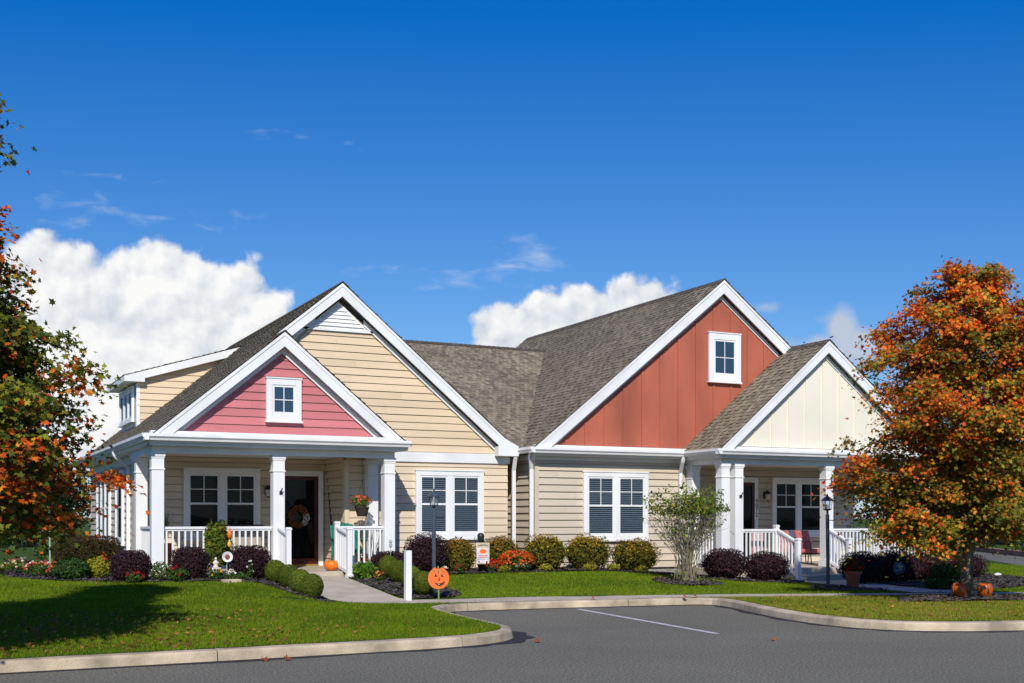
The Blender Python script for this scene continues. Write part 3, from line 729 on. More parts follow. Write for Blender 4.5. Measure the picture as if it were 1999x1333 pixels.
# roof joining the two houses
mb = MB(); F = frame((0,24.3,3.25),(1,0,0),(0,1,.5),(0,-.5,1)); k = math.sqrt(1.25)
YR = 31.0; zc = 3.25+.5*(YR-24.3); xl = RX+(RZ-zc)/ML; xr = 12.25+(zc-3.2)/.81
shingles(mb, F, [(12.02,-.05),(12.42,-.05),(xr+.05,(YR-24.3)*k),(xl-.05,(YR-24.3)*k)], .145)
cr = mb.build('connecting_roof', M['shingle'], LH)
m = MB(); m.prism([(12.07,24.32,3.2),(12.36,24.32,3.2),(xr,YR,zc-.06),(xl,YR,zc-.06)], (0,0,-.08)); m.prism([(xl,YR+.02,zc),(xr,YR+.02,zc),(xr,YR+6,zc-3),(xl,YR+6,zc-3)],(0,0,-.06)); m.build('deck', M['ridge'], cr)
ridge_cap(cr, (xl-.1,YR,zc+.01), (xr+.1,YR,zc+.01), .5, .5)

# ------------------------------------------------------------------ RIGHT HOUSE (taupe, red gable, cream porch gable)
RH = thing('house', 'taupe sided house with tall red board gable and cream gabled porch', 'house', (17.5, 28, .25))
MR = .81; QX, QZ = 17.58, 7.50; XA = 12.27; XB = 23.38; MRR = (QZ-3.2)/(XB-QX); yL = lambda x: QZ-MR*(QX-x); yR = lambda x: QZ-MRR*(x-QX)
SX = 19.68; SZ = yR(SX); XC = 16.42; MRS = (SZ-3.2)/(SX-XC); sL = lambda x: SZ-MRS*(SX-x); YG = 23.62; YS = 22.20; YB = 34.35; FR = .38
f = MB(); f.box(12.52, 16.68, 24.03, 25.129, 0, .42); f.box(12.52, 23.1, 25.13, 34, 0, .42); f.build('foundation', M['foundation'], RH)
mb = MB(); mb.box(12.53, 16.66, 24.03, 25.13, .42, 3.1); mb.box(12.53, 23.1, 25.131, 34, .42, 3.1); mb.prism([(12.7,23.99,3.1),(22.8,23.99,3.1),(QX,23.99,QZ-.38)], (0, 10, 0)); mb.build('wall_core', M['taupe'], RH)
siding(RH, FY(24.0), [(12.49,.38),(16.69,.38),(16.69,2.95),(12.49,2.95)], 'taupe', 'front_wall')
siding(RH, frame((12.5,34,0),(0,-1,0),(0,0,1),(-1,0,0)), [(0,.38),(9.97,.38),(9.97,2.95),(0,2.95)], 'taupe', 'side_wall')
siding(RH, FY(25.1), [(16.69,.38),(23.1,.38),(23.1,2.95),(16.69,2.95)], 'taupe', 'porch_wall')
siding(RH, frame((16.69,24.0,0),(0,1,0),(0,0,1),(1,0,0)), [(0.02,.38),(1.07,.38),(1.07,2.95),(0.02,2.95)], 'taupe', 'porch_wall')
siding(RH, frame((23.12,25.1,0),(0,1,0),(0,0,1),(1,0,0)), [(0,.38),(8.5,.38),(8.5,3),(0,3)], 'taupe', 'side_wall')
siding(RH, frame((23.1,34.02,0),(-1,0,0),(0,0,1),(0,1,0)), [(0,.3),(10,.3),(10,3.1),(5,7.1),(0,3.1)], 'taupe', 'back_wall')
m = MB(); m.box(12.465, 12.57, 23.955, 23.998, .38, 2.95); m.box(12.464, 12.486, 23.999, 24.1, .38, 2.95); m.build('corner_board', M['taupe'], RH); m = MB(); m.box(16.60, 16.71, 23.957, 23.998, .38, 2.95); m.build('corner_board', M['taupe'], RH)
m = MB(); m.box(12.45, 16.72, 23.94, 23.997, 2.94, 3.06); m.box(12.44, 16.73, 23.925, 23.9395, 2.935, 2.96); m.build('frieze_board', M['white2'], RH)
m = MB(); m.box(12.44, 12.463, 24.0, 33.9, 2.94, 3.06); m.build('frieze_board', M['white2'], RH)
rf = MB()
roof_x(rf, [(XA-.03,YG-.03),(XA-.03,YB),(QX,YB),(QX,YG-.03)], XA, yL(XA), MR, 1)
roof_x(rf, [(XB+.03,YS-.03),(XB+.03,YB),(QX,YB),(QX,YG-.03),(SX,YG-.03),(SX,YS-.03)][::-1], XB, yR(XB), MRR, -1)
roof_x(rf, [(XC-.03,YS-.03),(XC-.03,23.93),(SX,23.93),(SX,YS-.03)], XC, sL(XC), MRS, 1)
roofR = rf.build('roof', M['shingle'], RH)
d = deck([(XA+.02,YG+e_),(QX,YG+e_),(QX,YB-.02),(XA+.02,YB-.02)], lambda x, y: yL(x))
for q in (deck([(SX,YS+e_),(SX,YG+e_),(QX,YG+e_),(QX,YB-.02),(XB-.02,YB-.02),(XB-.02,YS+e_)], lambda x, y: yR(x)), deck([(XC+.02,YS+e_),(SX,YS+e_),(SX,23.92),(XC+.02,23.92)], lambda x, y: sL(x))):
    n = len(d.v); d.v += q.v; d.f += [[i+n for i in g] for g in q.f]; d.uv += q.uv
d.build('soffit', M['white2'], roofR)
ridge_cap(roofR, (QX,YG-.03,QZ), (QX,YB,QZ), MRR, MR); ridge_cap(roofR, (SX,YS-.03,SZ), (SX,23.6,SZ), MRR, MRS)
rake(RH, YG, XA-.01, yL(XA-.01), QX, QZ, .34); rake(RH, YG, SX-.02, yR(SX-.02), QX, QZ, .34)
rake(RH, YS, XC-.01, sL(XC-.01), SX, SZ, .30); rake(RH, YS, XB+.02, yR(XB+.02), SX, SZ, .30)
def battens(q, y, poly_top, x0, x1, zb, step, start):
    x = start
    while x < x1:
        zt = poly_top(x)
        if x > x0 and zt-zb > .1: q.prism([(x-.022,y-.024,zb),(x+.022,y-.024,zb),(x+.022,y-.024,poly_top(x+.022)),(x-.022,y-.024,poly_top(x-.022))], (0,.0225,0))
        x += step
gt = lambda x: min(yL(x), yR(x))-.36
m = MB(); m.prism([(12.75,23.82,3.29),(22.7,23.82,3.29),(QX,23.82,gt(QX))], (0,.17,0)); battens(m, 23.82, gt, 13.0, 20.6, 3.29, .525, 13.20); m.build('gable_wall', M['red'], RH)
ct = lambda x: min(sL(x), yR(x))-.33
m = MB(); m.prism([(16.85,22.40,3.29),(22.9,22.40,3.29),(SX,22.40,ct(SX))], (0,.17,0)); battens(m, 22.40, ct, 17.0, 22.9, 3.29, .525, 17.55); m.build('gable_wall', M['cream'], RH)
m = MB(); m.prism([(16.8,22.6,3.2),(23.1,22.6,3.2),(SX,22.6,SZ-.2)], (0,.1,0)); m.build('gable_backing', M['white2'], RH)
for x0, x1, zf, y, h0 in ((QX+.001, 19.75, yR, 23.79, .33), (SX+.001, 22.8, yR, 22.37, .29), (12.9, QX-.001, yL, 23.79, .33), (16.9, SX-.001, sL, 22.37, .29)):
    m = MB(); m.prism([(x0,y,zf(x0)-h0),(x1,y,zf(x1)-h0),(x1,y,zf(x1)-h0-.12),(x0,y,zf(x0)-h0-.11)], (0,.029,0)); m.build('gable_trim', M['white2'], RH)
window(RH, FY(23.82), 17.215, 18.185, 4.99, 6.18, 1, .155, 'glassblue', 0, True, False)
m = MB(); m.box(12.33, 16.50, 23.68, 23.815, 3.205, 3.275); m.box(12.30, 16.45, 23.67, 23.7, 3.04, 3.204); m.box(12.32, 16.6, 23.701, 23.94, 3.03, 3.06); m.build('eave_fascia', M['white2'], RH)
m = MB(); m.box(16.50, 23.3, 22.29, 22.395, 3.20, 3.272); m.box(16.45, 23.33, 22.28, 22.5, 3.04, 3.199); m.box(16.47, 23.3, 22.31, 22.5, 3.0, 3.039); m.build('porch_fascia', M['white2'], RH)
m = MB(); m.box(16.45, 16.49, 22.51, 23.66, 3.03, 3.16); m.box(16.491, 16.66, 22.51, 23.92, 3.0, 3.03); m.build('eave_fascia', M['white2'], RH)
gutter_x(RH, XA-.10, 16.40, 23.668, 3.21); gutter_x(RH, 16.33, 23.45, 22.278, 3.21); gutter_y(RH, 22.16, 23.66, 16.448, 3.21, -1); gutter_y(RH, 23.55, 33.9, XA, 3.21, -1)
m = MB(); m.box(16.66, 23.33, 22.49, 22.72, 2.88, 2.999); m.box(16.66, 16.89, 22.721, 23.92, 2.882, 2.999); m.box(23.08, 23.31, 22.721, 25.1, 2.882, 2.999); m.box(16.65, 23.34, 22.48, 22.50, 2.873, 2.89); m.build('porch_beam', M['white2'], RH)
m = MB(); m.box(16.89, 23.08, 22.72, 25.1, 2.95, 2.98); m.build('porch_ceiling', M['white2'], RH)
m = MB(); m.box(16.6, 23.4, 22.25, 25.09, -.1, FR); m.build('porch_floor', M['concrete'], RH, bevel=.012)
m = MB(); m.box(18.3, 20.0, 21.86, 22.249, -.1, .215); m.build('porch_step', M['concrete'], RH, bevel=.012)
for x, y in ((16.78,22.6),(17.18,22.6),(19.95,22.6),(23.2,22.6),(16.78,23.80)): column(RH, x, y, FR, 2.88)
railing(RH, (17.30,22.6), (18.33,22.6), FR, FR, .94); railing(RH, (20.07,22.6), (23.08,22.6), FR, FR, .94); railing(RH, (16.78,22.72), (16.78,23.68), FR, FR, .94)
railing(RH, (23.2,22.72), (23.2,25.05), FR, FR, .94)
newel(RH, 18.38, 22.6, FR, 1.02); newel(RH, 18.38, 21.80, .06, 1.03); newel(RH, 19.95, 21.80, .06, 1.03)
railing(RH, (18.38,22.55), (18.38,21.85), FR, .10, .94, .11); railing(RH, (19.95,22.48), (19.95,21.85), FR, .10, .94, .11)
window(RH, FY(24.0), 13.75, 15.55, 1.07, 2.67)
window(RH, FY(25.1), 20.22, 22.02, 1.10, 2.65, gl='glassdark', blind=0)
D = MB(); D.fbox(FY(25.06), 18.58, 18.69, .38, 2.66, -.03, .06); D.fbox(FY(25.06), 19.61, 19.72, .38, 2.66, -.03, .06); D.fbox(FY(25.06), 18.691, 19.609, 2.53, 2.66, -.03, .058)
door(RH, 25.06, 18.695, 19.605, .38, 2.525, D, 18.75)
lantern(RH, 19.98, 25.055, 2.20); bracket(RH, 17.20, 22.48, 2.12)
downspout(RH, [(16.36,23.62,3.07),(16.37,23.66,2.96),(16.47,23.90,2.70),(16.47,23.90,.45)])
downspout(RH, [(12.27,23.78,3.08),(12.28,23.82,2.98),(12.36,23.93,2.72),(12.36,23.93,.45)])
# house number up the door trim
def text_mesh(name, body, size, loc, m, par, align='CENTER'):
    c = bpy.data.curves.new(name, 'FONT'); c.body = body; c.size = size; c.align_x = align; c.extrude = .003; c.space_line = .82
    o = bpy.data.objects.new(name, c); COL.objects.link(o); bpy.context.view_layer.update()
    me = bpy.data.meshes.new_from_object(o.evaluated_get(bpy.context.evaluated_depsgraph_get())); bpy.data.objects.remove(o)
    me.transform(Matrix.Translation(loc) @ Matrix.Rotation(PI/2, 4, 'X')); me.materials.clear(); me.materials.append(M[m])
    q = bpy.data.objects.new(name, me); COL.objects.link(q)
    if par: q.parent = par; put_world(q, par)
    return q
text_mesh('house_number', '4\n0\n7\n2', .155, (19.665, 24.996, 2.0), 'metal_black', RH)
# ------------------------------------------------------------------ foliage
MAPLE = np.array([(0,-.5),(.13,-.27),(.43,-.36),(.29,-.11),(.54,.13),(.23,.15),(0,.58),(-.23,.15),(-.54,.13),(-.29,-.11),(-.43,-.36),(-.13,-.27)])
OVAL = np.array([(0,-.5),(.24,-.12),(.20,.2),(0,.5),(-.20,.2),(-.24,-.12)])
DIA = np.array([(0,-.5),(.3,0),(0,.5),(-.3,0)])
BLADE = np.array([(-.5,0),(.5,0),(.12,.62),(0,1)])
def leafmesh(name, P, Nn, size, col, m, shape, parent=None, extra=None, spin=True, fold=0.0):
    """one mesh of many leaves: centre, normal, size and colour for each"""
    P = np.asarray(P, float); n = len(P); Nn = np.asarray(Nn, float); Nn = Nn/np.maximum(np.linalg.norm(Nn, axis=1, keepdims=True), 1e-6)
    ref = rng.normal(size=(n, 3)) if spin else np.tile([0, 0, 1.], (n, 1))
    a = np.cross(Nn, ref); a /= np.maximum(np.linalg.norm(a, axis=1, keepdims=True), 1e-6); b = np.cross(Nn, a)
    size = np.broadcast_to(np.asarray(size, float), (n,)); k = len(shape)
    V = P[:, None, :]+size[:, None, None]*(shape[None, :, 0, None]*a[:, None, :]+shape[None, :, 1, None]*b[:, None, :])
    if fold: V = V+size[:, None, None]*fold*(np.abs(shape[None, :, 0, None])*Nn[:, None, :])
    if parent is not None: V = V-np.array(world_of(parent))
    me = bpy.data.meshes.new(name)
    me.vertices.add(n*k); me.vertices.foreach_set('co', V.reshape(-1))
    me.loops.add(n*k); me.loops.foreach_set('vertex_index', np.arange(n*k, dtype=np.int32))
    me.polygons.add(n); me.polygons.foreach_set('loop_start', np.arange(0, n*k, k, dtype=np.int32)); me.polygons.foreach_set('loop_total', np.full(n, k, dtype=np.int32))
    me.update(calc_edges=True)
    c = np.ones((n, k, 4)); c[:, :, :3] = np.clip(np.asarray(col), 0, 1)[:, None, :]
    at = me.color_attributes.new('Col', 'FLOAT_COLOR', 'POINT'); at.data.foreach_set('color', c.reshape(-1).astype(np.float32))
    me.materials.append(M[m])
    o = bpy.data.objects.new(name, me); COL.objects.link(o)
    if parent is not None: o.parent = parent
    return o
def jitter(base, n, v=.25, hue=.10):
    base = np.asarray(base, float); c = np.tile(base, (n, 1)) if base.ndim == 1 else base
    return c*np.clip(1+rng.normal(0, v, (n, 1)), .35, 1.9)*np.clip(1+rng.normal(0, hue, (n, 3)), .5, 1.6)
def sphere_dirs(n):
    d = rng.normal(size=(n, 3)); return d/np.linalg.norm(d, axis=1, keepdims=True)
OR1, OR2, OR3 = (.80,.175,.015), (.86,.33,.035), (.62,.095,.012)
OL1, OL2, OL3 = (.25,.21,.022), (.10,.115,.016), (.42,.30,.03)
def maple(name, label, x, y, prof, H, trunk_r, clear, ncl, lpc, lsize, colfun, lean=(0, 0), seed=1, extra=(), fat=1.0):
    r = random.Random(seed); z0 = gz(x, y); t = thing(name, label, 'tree', (x, y, z0), 'autumn maple trees')
    def rad(z): return pl(z, prof)
    tb = MB(); path = []; rr = []
    for k in range(12):
        q = k/11; z = (H*.93)*q; path.append((x+.05*math.sin(q*5+seed)+lean[0]*q, y+.05*math.cos(q*4)+lean[1]*q, z0-.05+z)); rr.append(trunk_r*(1.35 if k == 0 else 1)*(1-q)**.85+.010)
    tb.tube(path, rr, 10)
    tr = tb.build('trunk', M['bark'], t, smooth=True)
    P = []; N = []; S = []; C = []; br = MB()
    def trunk_at(z):
        q = cl((z)/(H*.93)); return (x+.05*math.sin(q*5+seed)+lean[0]*q, y+.05*math.cos(q*4)+lean[1]*q, z0+z)
    zlo, zhi = prof[0][0], prof[-1][0]
    nb = ncl//6; ga = 2.39996
    for i in range(nb+len(extra)):
        h = zlo+(zhi-zlo)*((i+.5)/nb)**.92; az = i*ga+r.uniform(-.35, .35)
        R = rad(h)*(1+r.uniform(-.34, .16))
        if i >= nb: az, h, R = extra[i-nb]
        up = .25+.55*(h-zlo)/(zhi-zlo)
        zs = max(clear*.8, h-R*up*.9); s = Vector(trunk_at(zs)); e = Vector((s.x+R*math.cos(az), s.y+R*math.sin(az), z0+h))
        mid = s.lerp(e, .5)+Vector((0, 0, .10*R))
        br.tube([s, mid, e], [max(.008, trunk_r*.38*(1-h/H*.7)), max(.006, trunk_r*.2*(1-h/H*.7)), .004], 5, False)
        for j in range(6):
            q = (.30+.70*((j+r.random())/6)); c = s.lerp(e, q)+Vector((r.gauss(0, .16)*R*.55, r.gauss(0, .16)*R*.55, .10*R*4*q*(1-q)+r.gauss(0, .10)))
            br.tube([s.lerp(e, max(.1, q-.18))+Vector((0, 0, .08*R)), c], [.008, .003], 4, False)
            rc = fat*r.uniform(.22, .40)*(.7+.3*R/2.2); n = int(lpc*r.uniform(.6, 1.35)*(rc/.32)**1.6)
            d = rng.normal(size=(n, 3))*np.array([.62, .62, .22])*rc
            d[:, 2] -= .35*(d[:, 0]**2+d[:, 1]**2)/rc              # clumps droop at their rims
            pts = np.array(c)+d
            nn = rng.normal(size=(n, 3))*.48+np.array([-.12, -.28, .72])+np.array([math.cos(az), math.sin(az), 0])*.40
            P.append(pts); N.append(nn); S.append(lsize*np.clip(rng.normal(1, .2, n), .55, 1.5)); C.append(colfun(r, h, q, n, az, pts-np.array([x, y, z0])))
    br.build('branch', M['bark'], tr)
    leafmesh('crown', np.vstack(P), np.vstack(N), np.concatenate(S), np.vstack(C), 'leaf', MAPLE, t, fold=-.25)
    return t
def col_right(r, h, q, n, az, rel):
    hh = (h-1.0)/5.0; p = .10+.52*hh+.30*(q-.6)+r.uniform(-.36, .36); p = 1/(1+math.exp(-7*(p-.47)))
    mix = rng.random(n) < cl(p, .05, .95)
    a = np.where(rng.random((n, 1)) < .55, OR1, np.where(rng.random((n, 1)) < .5, OR2, OR3)); b = np.where(rng.random((n, 1)) < .55, OL1, np.where(rng.random((n, 1)) < .6, OL2, OL3))
    return jitter(np.where(mix[:, None], a, b)*r.uniform(.72, 1.22), n, .22, .10)
def col_left(r, h, q, n, az, rel):
    top = sm((h-3.9)/.7); low = math.exp(-((h-1.95)/.28)**2)
    top *= (h < 5.35); p = .10+.75*top+.62*low*(q > .55)+r.uniform(-.22, .22)+(.30 if r.random() < .08 else 0)
    mix = rng.random(n) < cl(p, .03, .92)
    a = np.where(rng.random((n, 1)) < .5, OR1, np.where(rng.random((n, 1)) < .4, OR2, OR3)); b = np.where(rng.random((n, 1)) < .45, OL1, np.where(rng.random((n, 1)) < .75, OL2, OL3))
    return jitter(np.where(mix[:, None], a, b*np.array([.66, .86, .75]))*r.uniform(.75, 1.2), n, .22, .10)
maple('maple_tree', 'orange and olive maple on the kerb strip with two pumpkins at its foot', 16.3, 14.78, [(1.05,1.25),(1.5,1.66),(2.0,1.90),(2.5,2.05),(3.2,1.92),(4.1,1.80),(4.7,1.64),(5.1,1.36),(5.45,.92),(5.8,.34)], 6.0, .092, 1.3, 450, 245, .066, col_right, seed=5, extra=[(2.5, 1.15, 1.2), (2.8, 1.2, 1.42), (3.1, 1.15, 1.2), (2.62, 1.1, .95)])
maple('maple_tree', 'big mostly green maple with orange tips at the left edge, shading the lawn', -.14, 13.72, [(1.5,1.25),(1.9,1.64),(2.55,1.80),(3.2,1.48),(3.75,.98),(4.2,.60),(4.8,.52),(5.05,.35),(5.4,.25),(5.6,.55),(5.95,.62),(6.1,.3)], 6.3, .13, 1.4, 840, 190, .067, col_left, seed=12, fat=1.12)

def blob(n, w, d, h, p=2.6, shell=.16):
    """points and outward normals in a superellipsoid of given size standing on z = 0, crowded near its skin"""
    u = sphere_dirs(n); e = (np.abs(u)**p).sum(1)**(-1/p); s = e*(1-np.abs(rng.normal(0, shell, n)))
    q = u*s[:, None]; q[:, 2] = np.maximum(q[:, 2], -.97)
    return q*np.array([w/2, d/2, h/2])+np.array([0, 0, h/2]), u
def shrub(name, label, cat, x, y, w, h, cols, n, ls, p=2.6, d=None, shell=.14, group=None, shape=OVAL, lump=.10, upc=None, z=None, wts=None, m='bushleaf', stems=True, rn=.6, fill=.7):
    z0 = gz(x, y)+.02 if z is None else z; d = d or w
    P, u = blob(n, w, d, h, p, shell)
    ph = rng.random(6)*6.28; f = 1+lump*(np.sin(u[:, 0]*5+ph[0])*np.sin(u[:, 1]*5+ph[1])+np.sin(u[:, 2]*6+ph[2])*.7*np.cos(u[:, 0]*7+ph[3]))
    P = (P-np.array([0, 0, h/2]))*f[:, None]+np.array([0, 0, h/2]); P[:, 2] = np.maximum(P[:, 2], .005)
    k = rng.choice(len(cols), n, p=wts); c = np.array(cols)[k]
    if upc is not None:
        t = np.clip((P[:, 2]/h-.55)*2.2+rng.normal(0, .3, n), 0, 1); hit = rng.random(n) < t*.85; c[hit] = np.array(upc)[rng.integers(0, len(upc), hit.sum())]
    n2 = int(n*fill); Q, u2 = blob(n2, w*.86, d*.86, h*.9, p, .02); Q = (Q-np.array([0, 0, h*.45]))*(rng.random((n2, 1))**.4)+np.array([0, 0, h*.45])
    P = np.vstack([P, Q]); u = np.vstack([u, u2]); c = np.vstack([c, np.array(cols)[rng.integers(0, len(cols), n2)]]); ls = np.concatenate([np.full(n, ls), np.full(n2, ls*2.2)]); n += n2
    t = thing(name, label, cat, (x, y, z0), group)
    leafmesh('foliage', P+np.array([x, y, z0]), u+rng.normal(size=(n, 3))*rn+np.array([0, 0, .15]), ls*np.clip(rng.normal(1, .22, n), .5, 1.6), jitter(c, n, .25, .10), m, shape, t)
    if stems:
        s = MB()
        for i in range(9):
            a = i*.7; e = rng.uniform(.15, .38); s.tube([(x+.03*math.cos(a), y+.03*math.sin(a), z0-.03), (x+w*e*.6*math.cos(a), y+d*e*.6*math.sin(a), z0+h*.45), (x+w*e*math.cos(a+.2), y+d*e*math.sin(a+.2), z0+h*.85)], [.012, .008, .003], 5)
        s.build('stem', M['darktwig'], t)
    return t
BARB = [(.050,.022,.030),(.032,.015,.020),(.075,.035,.042),(.026,.018,.016)]
BARB2 = [(.030,.014,.020),(.020,.010,.015),(.052,.020,.028)]
G = 'dark purple barberry bushes'
for x, y, w, h, lb in ((3.20,22.0,.70,.56,'dark purple clipped bush before the left corner column, red flowers at its foot'),
        (4.30,22.2,.70,.60,'dark purple clipped bush under the porch railing, just left of the leafy vine'),
        (5.41,22.2,.80,.63,'dark purple clipped bush under the porch railing, right of the round glass plate'),
        (8.58,23.05,.84,.48,'low dark purple bush behind the green balls at the right porch corner column'),
        (9.48,23.25,1.00,.86,'largest dark purple bush, behind the lamp post under the wide front window'),
        (16.16,21.7,1.05,.70,'round dark purple bush beside the bare stemmed lilac'),
        (16.98,21.25,1.05,.68,'round dark purple bush next to the white step railing of the right porch'),
        (18.95,20.3,.98,.74,'dark purple hedge bush nearest the right porch steps and red flower pot'),
        (19.85,20.3,1.0,.74,'dark purple hedge bush behind the small blue yard sign'),
        (21.15,20.7,1.5,.66,'wide dark purple hedge bush in the middle behind the red flowering plant'),
        (22.75,21.0,1.4,.63,'dark purple hedge bush at the far right end behind the maple trunk')):
    shrub('barberry_bush', lb, 'bush', x, y, w, h, BARB, 5200, .034, 3.2 if x < 6 else 2.4, shell=.13, group=G, lump=.05)
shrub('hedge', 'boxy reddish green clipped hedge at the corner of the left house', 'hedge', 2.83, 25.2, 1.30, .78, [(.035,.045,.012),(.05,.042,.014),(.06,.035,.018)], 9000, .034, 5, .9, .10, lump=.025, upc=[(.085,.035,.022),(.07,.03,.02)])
BOX = [(.085,.115,.014),(.105,.14,.016),(.06,.085,.012)]
G = 'clipped green box balls along the front walk'
for side, bx in (('left', ((5.78,21.7),(5.81,20.9),(5.79,20.1),(5.78,19.35))), ('right', ((8.22,22.2),(8.15,21.45),(8.12,20.7),(8.06,19.95)))):
    for i, (x, y) in enumerate(bx):
        tn = (1.0, .82, 1.22, .95)[i]*(1 if side == 'left' else 1.05); bc = [tuple(c*tn for c in q) for q in BOX]; uc = [tuple(c*tn for c in q) for q in [(.15,.185,.024),(.125,.165,.02)]]  # uc: paler leaves toward the top paint overhead light onto each ball
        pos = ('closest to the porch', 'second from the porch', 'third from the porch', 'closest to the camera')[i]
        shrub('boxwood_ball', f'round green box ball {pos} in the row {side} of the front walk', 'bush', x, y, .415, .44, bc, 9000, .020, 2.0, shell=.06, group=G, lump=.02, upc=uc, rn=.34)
SP = [(.10,.10,.014),(.16,.12,.016),(.07,.065,.014)]
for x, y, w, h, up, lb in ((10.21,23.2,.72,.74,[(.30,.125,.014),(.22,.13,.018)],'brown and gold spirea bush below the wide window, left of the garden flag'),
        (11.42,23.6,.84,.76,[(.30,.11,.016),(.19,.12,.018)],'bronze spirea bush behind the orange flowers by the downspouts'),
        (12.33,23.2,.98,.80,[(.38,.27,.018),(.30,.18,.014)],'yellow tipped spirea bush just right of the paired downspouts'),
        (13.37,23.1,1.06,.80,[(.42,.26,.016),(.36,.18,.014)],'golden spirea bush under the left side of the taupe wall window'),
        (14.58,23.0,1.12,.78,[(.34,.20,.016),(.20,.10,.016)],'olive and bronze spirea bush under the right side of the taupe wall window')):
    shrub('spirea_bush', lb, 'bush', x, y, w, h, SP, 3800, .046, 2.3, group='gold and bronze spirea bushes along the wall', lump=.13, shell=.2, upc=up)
for x, y, lb in ((12.1,22.75,'little yellow shoots at the foot of the spirea by the downspouts'), (13.15,22.6,'little yellow shoots at the left foot of the golden spirea'), (13.75,22.6,'little yellow shoots at the right foot of the golden spirea'), (14.45,22.5,'little yellow shoots at the foot of the olive spirea'), (10.98,22.6,'pale yellow green tuft beside the black garden pot')):
    shrub('leaf_tuft', lb, 'plant', x, y, .34, .16, [(.26,.22,.02),(.20,.19,.03)], 300, .045, 2, shell=.3, group='low yellow tufts on the mulch', stems=False)
def flowers(name, label, x, y, w, h, pet, n, nl, group=None, z=None, fs=.05, leaf=[(.06,.11,.02),(.04,.08,.015)], d=None, cat='flowers'):
    t = thing(name, label, cat, (x, y, gz(x, y)+.02 if z is None else z), group); z0 = t.location.z; d = d or w
    P, u = blob(nl, w, d, h*.85, 2, .3); leafmesh('foliage', P+np.array([x, y, z0]), u+rng.normal(size=(nl, 3))*.7, .05*rng.uniform(.6, 1.3, nl), jitter(np.array(leaf)[rng.integers(0, len(leaf), nl)], nl), 'bushleaf', OVAL, t)
    P, u = blob(n, w, d, h, 2.1, .08); k = u[:, 2] > -.25; P, u = P[k], u[k]; n = len(P)
    c = jitter(np.array(pet)[rng.integers(0, len(pet), n)], n, .18, .06)
    R = np.repeat(np.arange(n), 6); o = sphere_dirs(6*n); o = o+u[R]*.5
    leafmesh('flower', (P[R]+np.array([x, y, z0])+o*fs*.22), o+u[R]*.6, fs*rng.uniform(.7, 1.2, 6*n), c[R]*rng.uniform(.75, 1.15, (6*n, 1)), 'petal', OVAL, t)
    return t
ORF = [(.62,.10,.012),(.66,.15,.015),(.50,.06,.012)]; RED = [(.55,.012,.012),(.42,.008,.012)]
flowers('chrysanthemum', 'large mound of orange chrysanthemums in front of the paired downspouts', 11.46, 22.9, .80, .46, ORF, 420, 900, fs=.060)
flowers('chrysanthemum', 'red orange chrysanthemums between the black pot and the large orange mound', 10.82, 22.7, .40, .28, [(.55,.05,.012),(.45,.03,.012)], 130, 300, fs=.05)
flowers('red_flowers', 'bright red flowers in front of the leftmost purple bush', 3.22, 21.62, .34, .20, RED, 26, 260, fs=.055)
flowers('red_flowers', 'red flowers on tall stems between the two left purple bushes', 3.98, 21.72, .42, .30, RED, 14, 420, fs=.05)
flowers('yellow_flowers', 'small yellow flowers in front of the glass plate ornament', 4.66, 21.75, .30, .24, [(.75,.38,.01)], 12, 300, fs=.05)
flowers('white_flowers', 'little white flowers in leafy ground cover by the third purple bush', 5.02, 21.62, .46, .18, [(.75,.74,.68)], 10, 420, fs=.045)
flowers('white_flowers', 'cluster of white blooms held against the third purple bush', 5.30, 21.72, .12, .36, [(.78,.77,.72)], 6, 60, fs=.05)
flowers('leafy_plant', 'grey green leafy plant left of the front railing column base', 3.70, 21.9, .44, .42, [(.30,.30,.24)], 4, 620, fs=.03, leaf=[(.09,.12,.035),(.06,.09,.02)], cat='plant')
flowers('mixed_flowers', 'red and white bedding flowers at the front of the left flower bed', 1.95, 24.3, .85, .30, [(.60,.03,.02),(.75,.70,.55),(.70,.18,.06)], 80, 700, d=.7, fs=.055)
flowers('mixed_flowers', 'pink and yellow bedding flowers farther back in the left flower bed', 1.72, 26.2, .95, .32, [(.62,.12,.10),(.75,.55,.30),(.72,.70,.62)], 80, 700, d=1.0, fs=.055)
shrub('leafy_plant', 'dark green leafy mound in front of the clipped hedge', 'plant', 2.30, 22.9, .66, .40, [(.03,.07,.018),(.045,.09,.02)], 2400, .045, 2.2, shell=.2)
shrub('leafy_plant', 'bright yellow leaved mound beside the leftmost purple bush', 'plant', 2.78, 23.1, .48, .42, [(.32,.27,.018),(.20,.22,.02)], 1900, .05, 2.2, shell=.2)
flowers('plume_flower', 'orange red plume flower above the yellow leaved mound', 2.86, 23.0, .12, .50, [(.62,.09,.03)], 14, 80, fs=.06)
shrub('leafy_plant', 'tall loose green shrub behind the bird feeder pole', 'plant', 2.52, 29, .75, 1.0, [(.07,.12,.02),(.05,.09,.02),(.10,.15,.03)], 2600, .07, 2.2, shell=.3, lump=.2)
shrub('leafy_plant', 'low pale green plant at the far left end of the flower bed', 'plant', .95, 25.7, .5, .22, [(.16,.20,.06)], 500, .07, 2, shell=.3)
shrub('hosta', 'bright green broad leaved plant by the foot of the front step post', 'plant', 7.74, 22.25, .46, .28, [(.10,.19,.02),(.07,.14,.02)], 260, .13, 2, shell=.3, stems=False)
flowers('flame_flowers', 'small orange red plant beside the box ball nearest the porch', 7.86, 21.75, .22, .20, [(.55,.09,.03),(.60,.20,.04)], 34, 160, fs=.04)
flowers('flame_flowers', 'small dark red plant by the foot of the brown and gold spirea', 9.95, 22.5, .26, .20, [(.38,.03,.02),(.5,.10,.04)], 34, 160, fs=.04)
